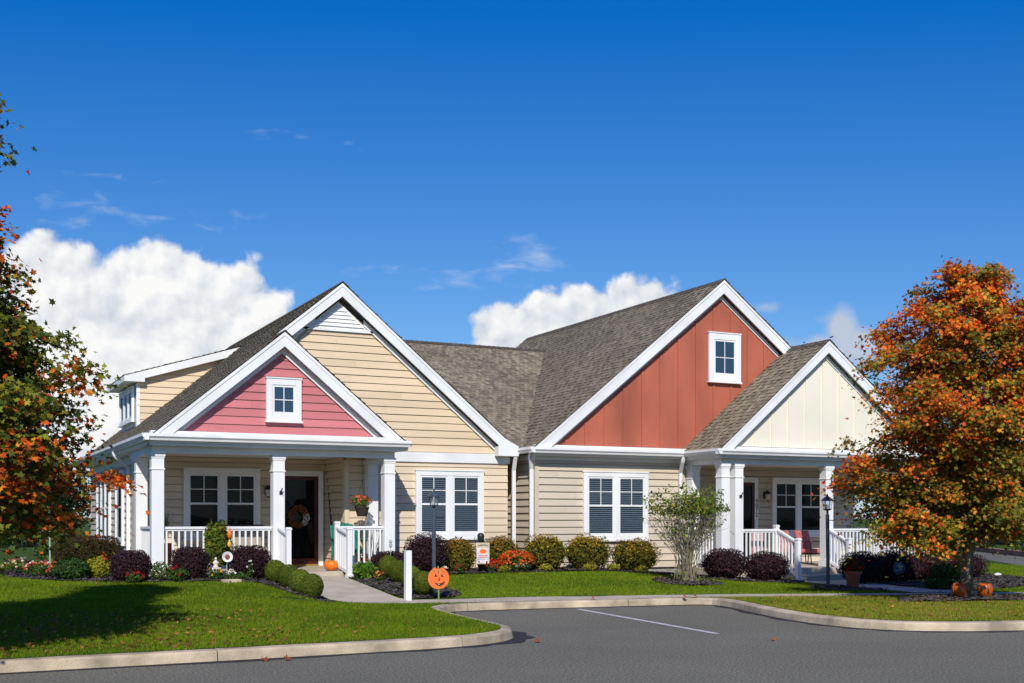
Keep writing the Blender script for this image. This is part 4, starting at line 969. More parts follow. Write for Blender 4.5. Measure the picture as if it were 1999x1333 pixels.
flowers('red_flowers', 'big shaded plant with red flowers beside the porch walk', 19.15, 18.0, 1.0, .62, [(.50,.01,.02),(.42,.02,.015)], 30, 2200, fs=.07, leaf=[(.02,.055,.012),(.035,.08,.015)])
shrub('ground_cover', 'dark green low plant left of the shaded red flowering plant', 'plant', 18.55, 17.7, .5, .2, [(.03,.08,.015)], 700, .05, 2, shell=.3, stems=False)
shrub('dark_shrub', 'reddish dark shrub at the right corner of the right house', 'bush', 25.3, 25.2, 1.5, 1.45, [(.06,.03,.02),(.045,.04,.015),(.09,.05,.02)], 3600, .07, 2.3, shell=.2)

# lilac: many bare stems, leaves only near the tips
def lilac():
    x, y = 14.15, 20.3; z0 = gz(x, y)+.02; t = thing('lilac_shrub', 'tall sparse shrub of bare grey stems with leaves only at the tips', 'bush', (x, y, z0))
    s = MB(); P = []; N = []
    for i in range(110):
        a = random.uniform(0, 2*PI); sp = random.uniform(.05, 1.0)**.6; R = 1.05*sp; H = random.uniform(1.45, 2.0)*(1-.14*sp*sp)
        b = Vector((x+random.gauss(0, .09), y+random.gauss(0, .09), z0-.03)); e = Vector((x+R*math.cos(a), y+R*.8*math.sin(a), z0+H))
        m1 = b.lerp(e, .35)+Vector((-.10*R*math.cos(a), -.1*R*math.sin(a), .10)); m2 = b.lerp(e, .7)+Vector((random.gauss(0, .05), random.gauss(0, .05), .04))
        s.tube([b, m1, m2, e], [.007, .006, .004, .002], 5)
        for j in range(5):
            q = random.uniform(.45, .98); c = m1.lerp(m2, min(1, (q-.35)/.4)) if q < .75 else m2.lerp(e, (q-.75)/.25)
            g = c+Vector((random.gauss(0, .14), random.gauss(0, .14), random.uniform(.02, .22))); s.tube([c, g], [.004, .002], 4)
            n = random.choice((0, 1, 3)) if g.z-z0 < 1.42 else random.choice((8, 14, 20))
            P.append(np.array(g)+rng.normal(size=(n, 3))*.055); N.append(rng.normal(size=(n, 3))+np.array([0, -.3, .5]))
    for i in range(90):
        P.append(np.array([[x, y, z0+.05]])+rng.normal(size=(2, 3))*np.array([.14, .14, .12])+np.array([0, 0, .12])); N.append(rng.normal(size=(2, 3)))
    s.build('stem', M['twig'], t)
    P = np.vstack(P); n = len(P); leafmesh('foliage', P, np.vstack(N), .072*rng.uniform(.6, 1.3, n), jitter(np.array([(.13,.18,.02),(.09,.14,.02),(.22,.22,.03)])[rng.integers(0, 3, n)], n), 'bushleaf', OVAL, t)
lilac()
# trees beyond the houses
def far_tree(label, x, y, h, r, cols, n=9000, ls=.22, cz=.5, name='broadleaf_tree', low=.12):
    z0 = 0 if y > 75 else gz(x, y); t = thing(name, label, 'tree', (x, y, z0), 'trees beyond the houses')
    m = MB(); m.tube([(x,y,z0-.1),(x+.1,y,z0+h*.45),(x,y+.1,z0+h*.85)], [r*.09, r*.06, .02], 8)
    for k in range(7): a = k*2.4; m.tube([(x,y,z0+h*(.2+.08*k)),(x+r*.6*math.cos(a),y+r*.6*math.sin(a),z0+h*(.36+.08*k))], [r*.035, .01], 5)
    m.build('trunk', M['bark'], t)
    P = []; N = []; C = []; K = 46
    for k in range(K):
        u = sphere_dirs(1)[0]; q = rng.random()**.4; c = np.array([u[0]*r*.8*q, u[1]*r*.8*q, h*(low+(1-low)*(.5+.42*u[2]*q))])
        g = n//K; d = rng.normal(size=(g, 3))*r*.20; P.append(c+d); N.append(rng.normal(size=(g, 3))+u*.6+np.array([0, 0, .4])); b = np.array(cols[k % len(cols)])*rng.uniform(.75, 1.25); C.append(np.tile(b, (g, 1)))
    P = np.vstack(P); leafmesh('crown', P+np.array([x, y, z0]), np.vstack(N), ls*rng.uniform(.6, 1.3, len(P)), jitter(np.vstack(C), len(P), .2, .08), 'leaf', OVAL, t)
DG = [(.012,.028,.008),(.017,.038,.010),(.010,.023,.008)]; YG = [(.10,.13,.02),(.07,.11,.02),(.14,.15,.02)]  # DG is darkened so the leaf colour itself carries the back yard shade
far_tree('tall yellow green tree rising behind the right porch roof', 40.5, 46, 9.2, 3.4, YG)
far_tree('dark green tree across the side road, left of the maple trunk', 46, 46, 6.5, 3.4, DG, low=.04)
far_tree('dark green tree across the side road, right behind the maple crown', 50.5, 45, 7.0, 3.5, DG, low=.04)
far_tree('dark rounded tree far right behind the pale rock', 57, 52, 7.5, 4.2, DG, low=.02)
far_tree('dark bushy tree at the far right edge beyond the road', 52, 40.5, 6.5, 3.0, DG, low=.1)
far_tree('broad dark tree behind the left lawn, half hidden by the maple', -3.5, 47, 5.5, 4.4, DG, low=.01)
far_tree('dark tree deep in the back yard left of the house', 2.0, 56, 5.2, 3.6, DG, low=.01)
far_tree('dark rounded tree at the back left, beside the side wall', 4.6, 66, 4.6, 3.2, DG, low=.01)
far_tree('dark tree closest to the left frame edge behind the lawn', -7, 40, 5.5, 4, DG, low=.01)
far_tree('shady tree in the back yard between the two left trees', -1.0, 66, 6.5, 5, DG, low=.01)

# ------------------------------------------------------------------ grass
def grass():
    KIa = np.array(lawn_poly)
    def inpoly(x, y, poly):
        poly = np.asarray(poly); c = np.zeros(len(x), bool); j = len(poly)-1
        for i in range(len(poly)):
            xi, yi = poly[i]; xj, yj = poly[j]
            k = ((yi > y) != (yj > y)); 
            if yi != yj: c ^= k & (x < (xj-xi)*(y-yi)/(yj-yi)+xi)
            j = i
        return c
    n = 3600000; x = rng.uniform(-1.5, 30, n); y = rng.uniform(10.8, 32, n)
    s, c = .4440, .8960; dw = x*s+y*c; u = 1000+2280*(x*c-y*s)/dw
    k = (u > -60) & (u < 2060) & (dw > 9); x, y, dw = x[k], y[k], dw[k]
    k = rng.random(len(x)) < np.clip((14.5/dw)**1.7, 0, 1); x, y, dw = x[k], y[k], dw[k]
    k = inpoly(x, y, KIa)
    for p in BEDS+[sidewalk_poly, WALK1, WALK2, [(3.6,22.8),(9,22.8),(9,24.3),(12.3,24.3),(12.4,23.8),(16.5,23.8),(16.5,22.1),(23.1,22.1),(23.1,40),(3.6,40)], [(24.5,18.2),(42,41),(48.5,46.5),(30.3,20.2)]]: k &= ~inpoly(x, y, p)
    x, y, dw = x[k], y[k], dw[k]; n = len(x)
    z = np.array([gz(a, b) for a, b in zip(x, y)])
    def vn(sc, seed):
        q = np.random.default_rng(seed).random((256, 256)); gx, gy = x/sc+40, y/sc; ix, iy = np.floor(gx).astype(int), np.floor(gy).astype(int); fx, fy = gx-ix, gy-iy; fx, fy = fx*fx*(3-2*fx), fy*fy*(3-2*fy)
        g = lambda a, b: q[(ix+a) % 256, (iy+b) % 256]
        return (g(0,0)*(1-fx)+g(1,0)*fx)*(1-fy)+(g(0,1)*(1-fx)+g(1,1)*fx)*fy-.5
    pat = 3.0*vn(.22, 1)+3.2*vn(.7, 2)+2.5*vn(2.3, 3)+.3*np.sin(x*1.3+np.sin(y*1.9)*1.2)+np.sin(y*1.6+x*.7+1.3)+.6*np.sin(x*3.7-y*2.9)
    dry = np.clip((y < np.array([pl(a, FRONT) for a in x])).astype(float)*(x > 11.9), 0, 1)
    g0 = np.array([(.180,.262,.012)]); g1 = np.array([(.095,.168,.008)]); g2 = np.array([(.34,.29,.04)]); g3 = np.array([(.38,.33,.08)])
    t = np.clip(.5+.24*pat+rng.normal(0, .30, n), 0, 1)[:, None]; col = g1*(1-t)+g0*t
    yel = rng.random(n) < (.04+.22*dry); col[yel] = g2; dk = dry > .5; w2 = np.clip(.30+.9*vn(.5, 7), 0, .8)[dk][:, None]; col[dk] = col[dk]*(1-w2)+w2*g2
    st = rng.random(n) < .03+.05*dry; col[st] = g3
    col = jitter(col, n, .20, .07)
    h = rng.uniform(.020, .046, n)*(1-.2*dry); a = rng.uniform(0, 2*PI, n); lean = rng.uniform(.0, .75, n)
    w = .0042*np.clip(dw/14, 1, 2.2)*rng.uniform(.7, 1.4, n)
    ax = np.stack([np.cos(a), np.sin(a), np.zeros(n)], 1); b = rng.uniform(0, 2*PI, n); up = np.stack([np.cos(b)*lean, np.sin(b)*lean, np.ones(n)], 1)
    P0 = np.stack([x, y, z-.004], 1); V = np.empty((n, 3, 3)); V[:, 0] = P0-ax*w[:, None]; V[:, 1] = P0+ax*w[:, None]; V[:, 2] = P0+up*h[:, None]
    me = bpy.data.meshes.new('grass'); me.vertices.add(3*n); me.vertices.foreach_set('co', V.reshape(-1)); me.loops.add(3*n); me.loops.foreach_set('vertex_index', np.arange(3*n, dtype=np.int32))
    me.polygons.add(n); me.polygons.foreach_set('loop_start', np.arange(0, 3*n, 3, dtype=np.int32)); me.polygons.foreach_set('loop_total', np.full(n, 3, dtype=np.int32)); me.update(calc_edges=True)
    cc = np.ones((n, 3, 4)); cc[:, :, :3] = np.clip(col, 0, 1)[:, None, :]
    at = me.color_attributes.new('Col', 'FLOAT_COLOR', 'POINT'); at.data.foreach_set('color', cc.reshape(-1).astype(np.float32))
    me.materials.append(M['grass']); o = bpy.data.objects.new('grass', me); COL.objects.link(o)
    tag(o, 'short green lawn grass, yellower on the kerb strip', 'grass', kind='stuff')
    # leaves blown onto the lawns
    m = 1700; fx = np.concatenate([rng.normal(1.6, 1.7, m), rng.uniform(12.3, 18.5, m//2), rng.uniform(-1, 14, 160)]); fy = np.concatenate([rng.uniform(13.3, 17.0, m), rng.uniform(11.9, 17, m//2), rng.uniform(13.3, 22, 160)])
    k = inpoly(fx, fy, KIa) & ~inpoly(fx, fy, sidewalk_poly) & ~inpoly(fx, fy, WALK1); fx, fy = fx[k], fy[k]; q = len(fx)
    keep = rng.random(q) < .75; fx, fy = fx[keep], fy[keep]; q = len(fx)
    fz = np.array([gz(a, b) for a, b in zip(fx, fy)])+rng.uniform(.02, .05, q)
    lf = leafmesh('fallen_leaves', np.stack([fx, fy, fz], 1), rng.normal(size=(q, 3))*.35+np.array([0, 0, 1]), rng.uniform(.03, .062, q), jitter(np.array([(.42,.16,.05),(.30,.13,.05),(.50,.24,.06)])[rng.integers(0, 3, q)], q, .25, .1), 'leaf', MAPLE, None, fold=.3)
    tag(lf, 'brown and orange leaves scattered over the lawns', 'fallen leaves', kind='stuff')
    # and a few on the paving
    for i, (px, py, pz, lb) in enumerate(((9.75,12.05,.02,'dry brown leaf lying alone on the asphalt in the foreground'), (12.3,17.7,.15,'brown leaf on the kerb by the end of the parking bay'), (12.55,17.75,.15,'curled leaf against the kerb corner by the bay'), (10.6,18.1,.15,'brown leaf on the sidewalk behind the parking bay'), (6.9,13.2,.015,'small leaf on the asphalt by the rounded kerb tip'), (3.3,12.85,.015,'brown leaf in the gutter along the left kerb'), (3.55,12.8,.015,'second curled leaf in the gutter along the left kerb'))):
        o = leafmesh('fallen_leaf', [(px, py, pz)], [(.2, -.5, 1)], .11, jitter((.36,.13,.05), 1), 'leaf', MAPLE, None, fold=.6)
        tag(o, lb, 'leaf', 'single leaves on the paving')
grass()
# ------------------------------------------------------------------ things standing about
def pumpkin(label, x, y, z, w, h, m, curl=False):
    t = thing('pumpkin', label, 'pumpkin', (x, y, z)); r = w/2
    pr = [(r*math.cos(a)**.75 if math.cos(a) > 0 else .01, h*(.5+.5*math.sin(a)-.06*(math.sin(a) > .8))) for a in [(-PI/2+PI*k/14) for k in range(15)]]; pr = [(max(q, .02), zz) for q, zz in pr]
    b = MB(); b.lathe(pr, (x, y, z), 60, 1, 10, .10); b.build('body', M[m], t, smooth=True)
    s = MB(); zz = z+h*.93
    if curl: s.tube([(x,y,zz-.03),(x+.01,y,zz+.05),(x+.035,y,zz+.095),(x+.065,y,zz+.09),(x+.075,y,zz+.055)], [.022,.014,.011,.009,.006], 8)
    else: s.tube([(x,y,zz-.03),(x+.008,y,zz+.03),(x+.03,y,zz+.05)], [.022,.014,.013], 8)
    s.build('stem', M['metal_black'] if curl else M['stem'], t, smooth=True)
pumpkin('bright orange pumpkin on the left porch floor beside the step post', 7.36, 23.25, FL, .30, .23, 'orange')
pumpkin('shaded pumpkin with a curled black stem left of the maple trunk', 16.09, 14.84, gz(16,14.9)+.03, .26, .27, 'orange2', True)
pumpkin('shaded pumpkin with a curled black stem right of the maple trunk', 16.47, 14.62, gz(16.5,14.6)+.03, .26, .27, 'orange2', True)
def lamp_post(label, x, y, top, tilt=0):
    z = gz(x, y); t = thing('lamp_post', label, 'lamp post', (x, y, z), 'garden lamp posts'); lb = top-.33; X = lambda zz: x+tilt*(zz-z)
    m = MB(); m.tube([(X(z-.1),y,z-.1),(X(lb-.1),y,lb-.1)], .038, 12); m.tube([(X(lb-.1),y,lb-.1),(X(lb-.09),y,lb-.09),(X(lb),y,lb)], [.03,.026,.024], 12); m.build('pole', M['metal_grey'], t, smooth=False)
    m = MB(); m.tube([(X(lb-.22)-.01,y,lb-.22),(X(lb-.22)+.20,y,lb-.22)], .008, 6); m.ball((X(lb-.22)+.205,y,lb-.22), .013, 8, 6); m.build('ladder_rest', M['metal_black'], t)
    X0 = X(lb+.1); L = MB(); L.lathe([(.03,-.02),(.085,0),(.09,.012),(.075,.022)], (X0, y, lb), 8)
    for k in range(6):
        a = 2*PI*k/6+.3; L.tube([(X0+.075*math.cos(a),y+.075*math.sin(a),lb+.01),(X0+.098*math.cos(a),y+.098*math.sin(a),lb+.185)], .006, 5)
    L.lathe([(.13,.18),(.135,.19),(.10,.225),(.055,.262),(.03,.275),(.022,.285),(.010,.315),(.003,.34)], (X0, y, lb), 12)
    l = L.build('lantern', M['metal_grey'], t)
    g = MB(); g.lathe([(.068,.02),(.09,.18)], (X0, y, lb), 6); g.build('lantern_glass', M['lampglass'], l)
    for dx, dy in ((-.025,0),(.025,.01),(0,.03)):
        c = MB(); c.tube([(X0+dx,y+dy,lb+.02),(X0+dx,y+dy,lb+.11)], .011, 8); c.build('candle', M['candle'], l)
lamp_post('black garden lamp post in the bed in front of the tan wall window', 8.55, 20.6, 2.15)
lamp_post('black garden lamp post on the mulch by the right porch steps', 16.55, 18.7, 2.09, -.012)
m = MB(); zz = gz(7.56, 19.42); m.box(7.505, 7.615, 19.365, 19.475, zz-.1, 1.0); m.prism([(7.505,19.365,1.0),(7.615,19.365,1.0),(7.615,19.475,1.0),(7.505,19.475,1.0)], (0,0,.012))
tag(m.build('bollard_post', M['white'], bevel=.008), 'plain square white post at the corner of walk and sidewalk', 'post')
# painted jack o lantern board on a stake
def pumpkin_sign():
    x, y = 8.12, 19.35; zb = gz(x, y); t = thing('pumpkin_sign', 'flat orange wooden pumpkin face on a green stake beside the sidewalk', 'yard sign', (x, y, zb)); cz = .51; SG = .9
    q = .40; F0 = frame((x, y, cz), (math.cos(-q), math.sin(-q), 0), (0,0,1), (math.sin(-q), -math.cos(-q), 0)); F = lambda s, t, n=0: F0(s*SG, t*SG, n)
    out = [(.215*math.cos(a)*(1-.03*math.cos(2*a)), .215*math.sin(a)-(.022 if abs(a-PI/2) < .16 else 0)+(.008 if .2 < abs(a-PI/2) < .6 else 0)) for a in [2*PI*k/48 for k in range(48)]]
    m = MB(); m.prism([F(s, tt, 0) for s, tt in out], F(0,0,.014)-F(0,0,0)); b = m.build('face_board', M['signorange'], t)
    def patch(name, pts, mm, n=.0165):
        p = MB(); p.prism([F(s, tt, .0142) for s, tt in pts], F(0,0,n-.0142)-F(0,0,0)); return p.build(name, M[mm], b)
    patch('eye', [(-.085,.028),(-.025,.033),(-.058,.092)], 'signdark'); patch('eye', [(.045,.033),(.108,.026),(.065,.088)], 'signdark'); patch('nose', [(-.004,-.048),(.034,-.046),(.010,.035)], 'signdark')
    up = [(-.09,-.052),(-.06,-.088),(-.02,-.105),(.012,-.112),(.012,-.09),(.035,-.098),(.07,-.088),(.10,-.072),(.128,-.05)]; lo = [(.122,-.085),(.10,-.12),(.08,-.128),(.078,-.142),(.058,-.14),(.03,-.156),(-.01,-.15),(-.05,-.12),(-.075,-.088)]
    patch('mouth', up+lo, 'signdark'); patch('tooth', [(-.008,-.125),(.016,-.13),(.010,-.105)], 'flagwhite', .018)
    patch('brow_leaf', [(-.125,.115),(-.09,.165),(-.05,.175),(-.065,.15),(-.095,.118)], 'leafpaint'); patch('brow_leaf', [(.04,.14),(.06,.165),(.115,.15),(.105,.125),(.07,.13)], 'leafpaint')
    patch('rib_line', [(-.012,.205),(.004,.205),(.012,.03),(.002,.04)], 'leafpaint'); patch('rib_line', [(-.016,.14),(-.004,.14),(-.004,.10),(-.012,.105)], 'signdark', .018)
    m = MB(); m.prism([F(-.018,.20,-.002),F(.012,.20,-.002),F(.002,.245,-.002),F(-.022,.24,-.002)], F(0,0,.014)-F(0,0,0)); m.build('stalk', M['green_paint'], b)
    m = MB(); m.fbox(F, -.012, .018, zb-cz-.1, .1, -.022, -.002); m.build('stake', M['green_paint'], t)
pumpkin_sign()
m = MB(); m.ball((8.40,19.62,gz(8.4,19.6)+.075), (.10,.08,.06), 14, 9); tag(m.build('black_lump', M['metal_black'], smooth=True), 'low black rounded shape behind the orange pumpkin face', 'garden light')  # flattened black ball low in the mulch bed
# garden flag on its iron stand
def flag():
    x, y = 10.58, 22.75; zb = gz(x, y); t = thing('garden_flag', 'small linen garden flag with an orange pumpkin on a black iron stand', 'flag', (x, y, zb)); q = .35
    F = frame((x, y, 0), (math.cos(-q), math.sin(-q), 0), (0,0,1), (math.sin(-q), -math.cos(-q), 0))
    m = MB(); m.tube([F(-.165,zb-.1,0),F(-.165,1.10,0),F(-.15,1.14,0),F(.13,1.14,0)], .006, 6); m.tube([F(-.165,1.10,0),F(-.19,1.16,0),F(-.16,1.19,0)], .005, 6); m.tube([F(.13,1.14,0),F(.155,1.17,0),F(.15,1.20,0)], .005, 6); m.build('stand', M['metal_black'], t)
    m = MB()
    for k in range(10):
        a, b = -.14+.28*k/10, -.14+.28*(k+1)/10; w = lambda s: .006*math.sin(s*40)
        m.hexa([F(a,.60,w(a)),F(b,.60,w(b)),F(b,.60,w(b)-.003),F(a,.60,w(a)-.003),F(a,1.06,w(a)),F(b,1.06,w(b)),F(b,1.06,w(b)-.003),F(a,1.06,w(a)-.003)])
    c = m.build('flag_cloth', M['flag'], t)
    def mark(name, pts, mm, n=.010):
        p = MB(); p.prism([F(s, z, .0068) for s, z in pts], F(0,0,n-.0068)-F(0,0,0)); return p.build(name, M[mm], c)
    mark('white_panel', [(-.125,.615),(.125,.615),(.125,.95),(-.125,.95)], 'flagwhite', .008)
    mark('pumpkin_print', [(.075*math.cos(a)+.0, .872+.052*math.sin(a)) for a in [2*PI*k/20 for k in range(20)]], 'signorange', .0095)
    m = MB()
    for k in range(7):
        s = -.09+.03*k; z = 1.0+.012*math.sin(PI*k/6); m.fbox(F, s-.010, s+.010, z-.012, z+.010, .0068, .0085)
    m.build('lettering', M['ink'], c)
    m = MB()
    for k in range(8): s = -.085+.0245*k; m.fbox(F, s-.008, s+.008, .775, .80, .0082, .0098); m.fbox(F, s-.008, s+.006, .738, .764, .0082, .0098)
    m.build('lettering', M['flagred'], c)
    m = MB()
    for k in range(6):
        for j in range(2): s = -.105+.042*k; m.fbox(F, s-.008, s+.008, .695+.03*j, .708+.03*j, .0083, .0099)
    for s in (-.085, .085): m.fbox(F, s-.018, s+.018, .632, .662, .0083, .0099)
    m.build('check_print', M['ink'], c)
flag()
m = MB(); m.lathe([(.02,-.14),(.05,-.13),(.068,-.07),(.078,0),(.068,.05),(.035,.075)], (10.62, 22.95, 1.19), 18); m.tube([(10.62,22.95,gz(10.6,22.9)),(10.62,22.95,1.06)], .007, 6); tag(m.build('gazing_ball', M['metal_black'], smooth=True), 'round black ball on a thin stake above the garden flag', 'garden ornament')
z = gz(10.7,23.05); m = MB(); m.lathe([(.085,0),(.12,.16),(.13,.17),(.13,.20),(.11,.20),(.10,.17)], (10.72, 23.05, z), 18); tag(m.build('flower_pot', M['metal_black']), 'black garden pot standing under the linen flag', 'pot')
# solar stake, bird feeder, pole
m = MB(); z = gz(8.4,22.6); m.tube([(8.40,22.55,z),(8.40,22.55,1.0)], .005, 6); m.lathe([(.012,.98),(.034,1.0),(.040,1.05),(.018,1.07),(.036,1.09),(.034,1.13),(.012,1.15)], (8.40,22.55,0), 10); tag(m.build('garden_stake', M['galv']), 'thin stake with a small grey finial among the green balls', 'garden stake')
z = gz(2.12,25.5); m = MB(); m.tube([(2.14,25.5,z-.1),(2.12,25.5,1.75),(2.06,25.5,1.90),(1.98,25.5,1.86),(1.97,25.5,1.80)], .017, 8); tag(m.build('feeder_pole', M['galv']), 'pale metal pole with a hooked top in the left flower bed', 'pole')
t = thing('bird_feeder', 'lantern shaped bird feeder hanging from the hooked pole', 'bird feeder', (1.97, 25.5, 1.22)); m = MB(); m.lathe([(.055,1.46),(.065,1.455),(.03,1.50),(.006,1.52)], (1.97,25.5,0), 14); m.lathe([(.065,1.22),(.075,1.235),(.07,1.26),(.04,1.28)], (1.97,25.5,0), 14); m.tube([(1.97,25.5,1.51),(1.97,25.5,1.80)], .004, 5); m.build('cap', M['rust'], t)
m = MB(); m.lathe([(.045,1.27),(.055,1.34),(.05,1.455)], (1.97,25.5,0), 14); m.build('seed_tube', M['lampglass'], t)
# glass plate flower, statuettes, vine with gourds
t = thing('plate_flower', 'round white glass plate flower with a rusty centre on a stake', 'garden ornament', (4.94, 22.0, gz(4.94,22.0))); F = frame((4.94,22.0,.86),(1,0,0),(0,.12,1),(0,-1,.12))
m = MB()
for r0, r1, n0, n1 in ((.03,.06,.0,.012),(.06,.10,.012,.03)):
    for k in range(28):
        a, b = 2*PI*k/28, 2*PI*(k+1)/28; s = lambda r, t: r*(1+.04*math.cos(14*t)*(r > .1))
        m.poly([F(s(r0,a)*math.cos(a),s(r0,a)*math.sin(a),n0),F(s(r0,b)*math.cos(b),s(r0,b)*math.sin(b),n0),F(s(r1,b)*math.cos(b),s(r1,b)*math.sin(b),n1),F(s(r1,a)*math.cos(a),s(r1,a)*math.sin(a),n1)])
        m.poly([F(s(r0,a)*math.cos(a),s(r0,a)*math.sin(a),n0-.006),F(s(r0,b)*math.cos(b),s(r0,b)*math.sin(b),n0-.006),F(s(r1,b)*math.cos(b),s(r1,b)*math.sin(b),n1-.006),F(s(r1,a)*math.cos(a),s(r1,a)*math.sin(a),n1-.006)])
pl_ = m.build('plate', M['glassplate'], t)
m = MB(); m.prism([F(.045*math.cos(2*PI*k/18), .045*math.sin(2*PI*k/18), .012) for k in range(18)], F(0,0,.02)-F(0,0,0)); m.build('flower_centre', M['rust'], pl_)
m = MB(); m.tube([(4.94,22.03,.40),(4.94,22.03,.86)], .008, 6); m.build('stake', M['galv'], t)
def statuette(label, x, y, z):
    t = thing('statuette', label, 'statue', (x, y, z)); m = MB()
    m.lathe([(.075,0),(.075,.03),(.05,.05),(.06,.10),(.05,.16),(.028,.19),(.02,.20)], (x,y,z), 14); m.ball((x,y-.005,z+.235), (.036,.036,.042), 12, 8); m.tube([(x-.045,y,z+.16),(x-.07,y-.03,z+.11),(x-.02,y-.06,z+.12)], [.018,.014,.010], 8); m.tube([(x+.045,y,z+.16),(x+.07,y-.03,z+.11),(x+.02,y-.06,z+.12)], [.018,.014,.010], 8)
    m.v = [(x+(a-x)*.7, y+(b-y)*.7, z+(c-z)*.7) for a, b, c in m.v]; m.build('figure', M['statue'], t, smooth=True); b = MB(); b.box(x-.085, x+.085, y-.07, y+.07, z-.09, z-.001); b.lathe([(.055,-.20),(.045,-.12),(.075,-.091)], (x,y,z), 12); b.build('pedestal', M['statue'], t)
statuette('little white garden statue on a pedestal left of the glass plate', 4.76, 22.15, .66); statuette('little white garden statue on a pedestal right of the glass plate', 5.06, 22.15, .60)
t = shrub('potted_vine', 'leafy green vine climbing over the porch railing above the glass plate', 'plant', 4.92, 22.75, .48, .86, [(.10,.13,.018),(.16,.16,.02),(.07,.10,.018)], 900, .09, 2.2, .36, .25, z=.66, lump=.15, shape=MAPLE)
for x, y, z, r, mm, lb in ((5.13,22.62,1.27,(.05,.05,.085),'orange','orange gourd hanging in the vine by the railing'),(5.12,22.60,1.08,(.042,.042,.06),'brass','yellow pear shaped gourd hanging low in the vine')):
    m = MB(); m.ball((x,y,z), r, 14, 10); m.ball((x,y,z+r[2]*.9), (r[0]*.5,r[1]*.5,r[2]*.7), 10, 8); m.tube([(x,y,z+r[2]*1.4),(x-.01,y+.05,z+r[2]*2.1)], .004, 5); M['gourd'] = M.get('gourd') or mat('yellow_gourd', (.70,.42,.06), .5, .1, 9)
    tag(m.build('gourd', M['orange'] if mm == 'orange' else M['gourd'], smooth=True), lb, 'gourd')
# hanging basket
t = thing('hanging_basket', 'dark brown hanging basket of coral flowers at the left porch', 'flower basket', (8.20, 23.75, 1.62)); m = MB()
m.lathe([(.10,1.62),(.125,1.70),(.145,1.79),(.155,1.80),(.155,1.825),(.14,1.825),(.13,1.80)], (8.20,23.75,0), 22); m.build('pot', M['basket'], t)
m = MB()
for k in range(3): a = 2*PI*k/3+.5; m.tube([(8.20+.145*math.cos(a),23.75+.145*math.sin(a),1.82),(8.20,23.75,2.40)], .0035, 5)
m.tube([(8.20,23.75,2.39),(8.20,23.75,2.93)], .004, 5); m.build('chain', M['metal_black'], t)
CORAL = [(.66,.14,.08),(.70,.19,.07),(.60,.10,.07)]
P, u = blob(520, .46, .36, .26, 2, .2); P[:, 2] += .0; leafmesh('foliage', P+np.array([8.18,23.75,1.80]), u+rng.normal(size=(520,3))*.6, .045, jitter((.08,.13,.02), 520), 'bushleaf', OVAL, t)
P, u = blob(110, .46, .36, .28, 2, .05); k = u[:, 2] > -.1; P, u = P[k], u[k]; R = np.repeat(np.arange(len(P)), 6); o = sphere_dirs(len(R))+u[R]*.5
leafmesh('flower', P[R]+np.array([8.18,23.75,1.80])+o*.012, o+u[R]*.6, .05*rng.uniform(.7,1.2,len(R)), jitter(np.array(CORAL)[rng.integers(0,3,len(P))], len(P), .15, .05)[R], 'petal', OVAL, t)
# wreath on the door
n = 900; a = rng.uniform(0, 2*PI, n); b = rng.uniform(0, 2*PI, n); R0 = .19; q = .065*np.sqrt(rng.random(n))
P = np.stack([7.42+(R0+q*np.cos(b))*np.cos(a), 25.895-.5*q*np.abs(np.sin(b))-.01, 1.62+(R0+q*np.cos(b))*np.sin(a)], 1)
c = np.array([(.22,.06,.02),(.28,.11,.04),(.14,.035,.02),(.13,.09,.035)])[rng.integers(0,4,n)]; pale = (np.cos(a+.35) > .75) & (rng.random(n) < .7); c[pale] = (.62,.58,.50)
tag(leafmesh('wreath', P, rng.normal(size=(n,3))*.6+np.array([0,-1,.2]), rng.uniform(.05,.085,n), jitter(c, n, .2, .1), 'petal', OVAL), 'round autumn leaf wreath with pale blooms hanging on the dark red door', 'wreath')
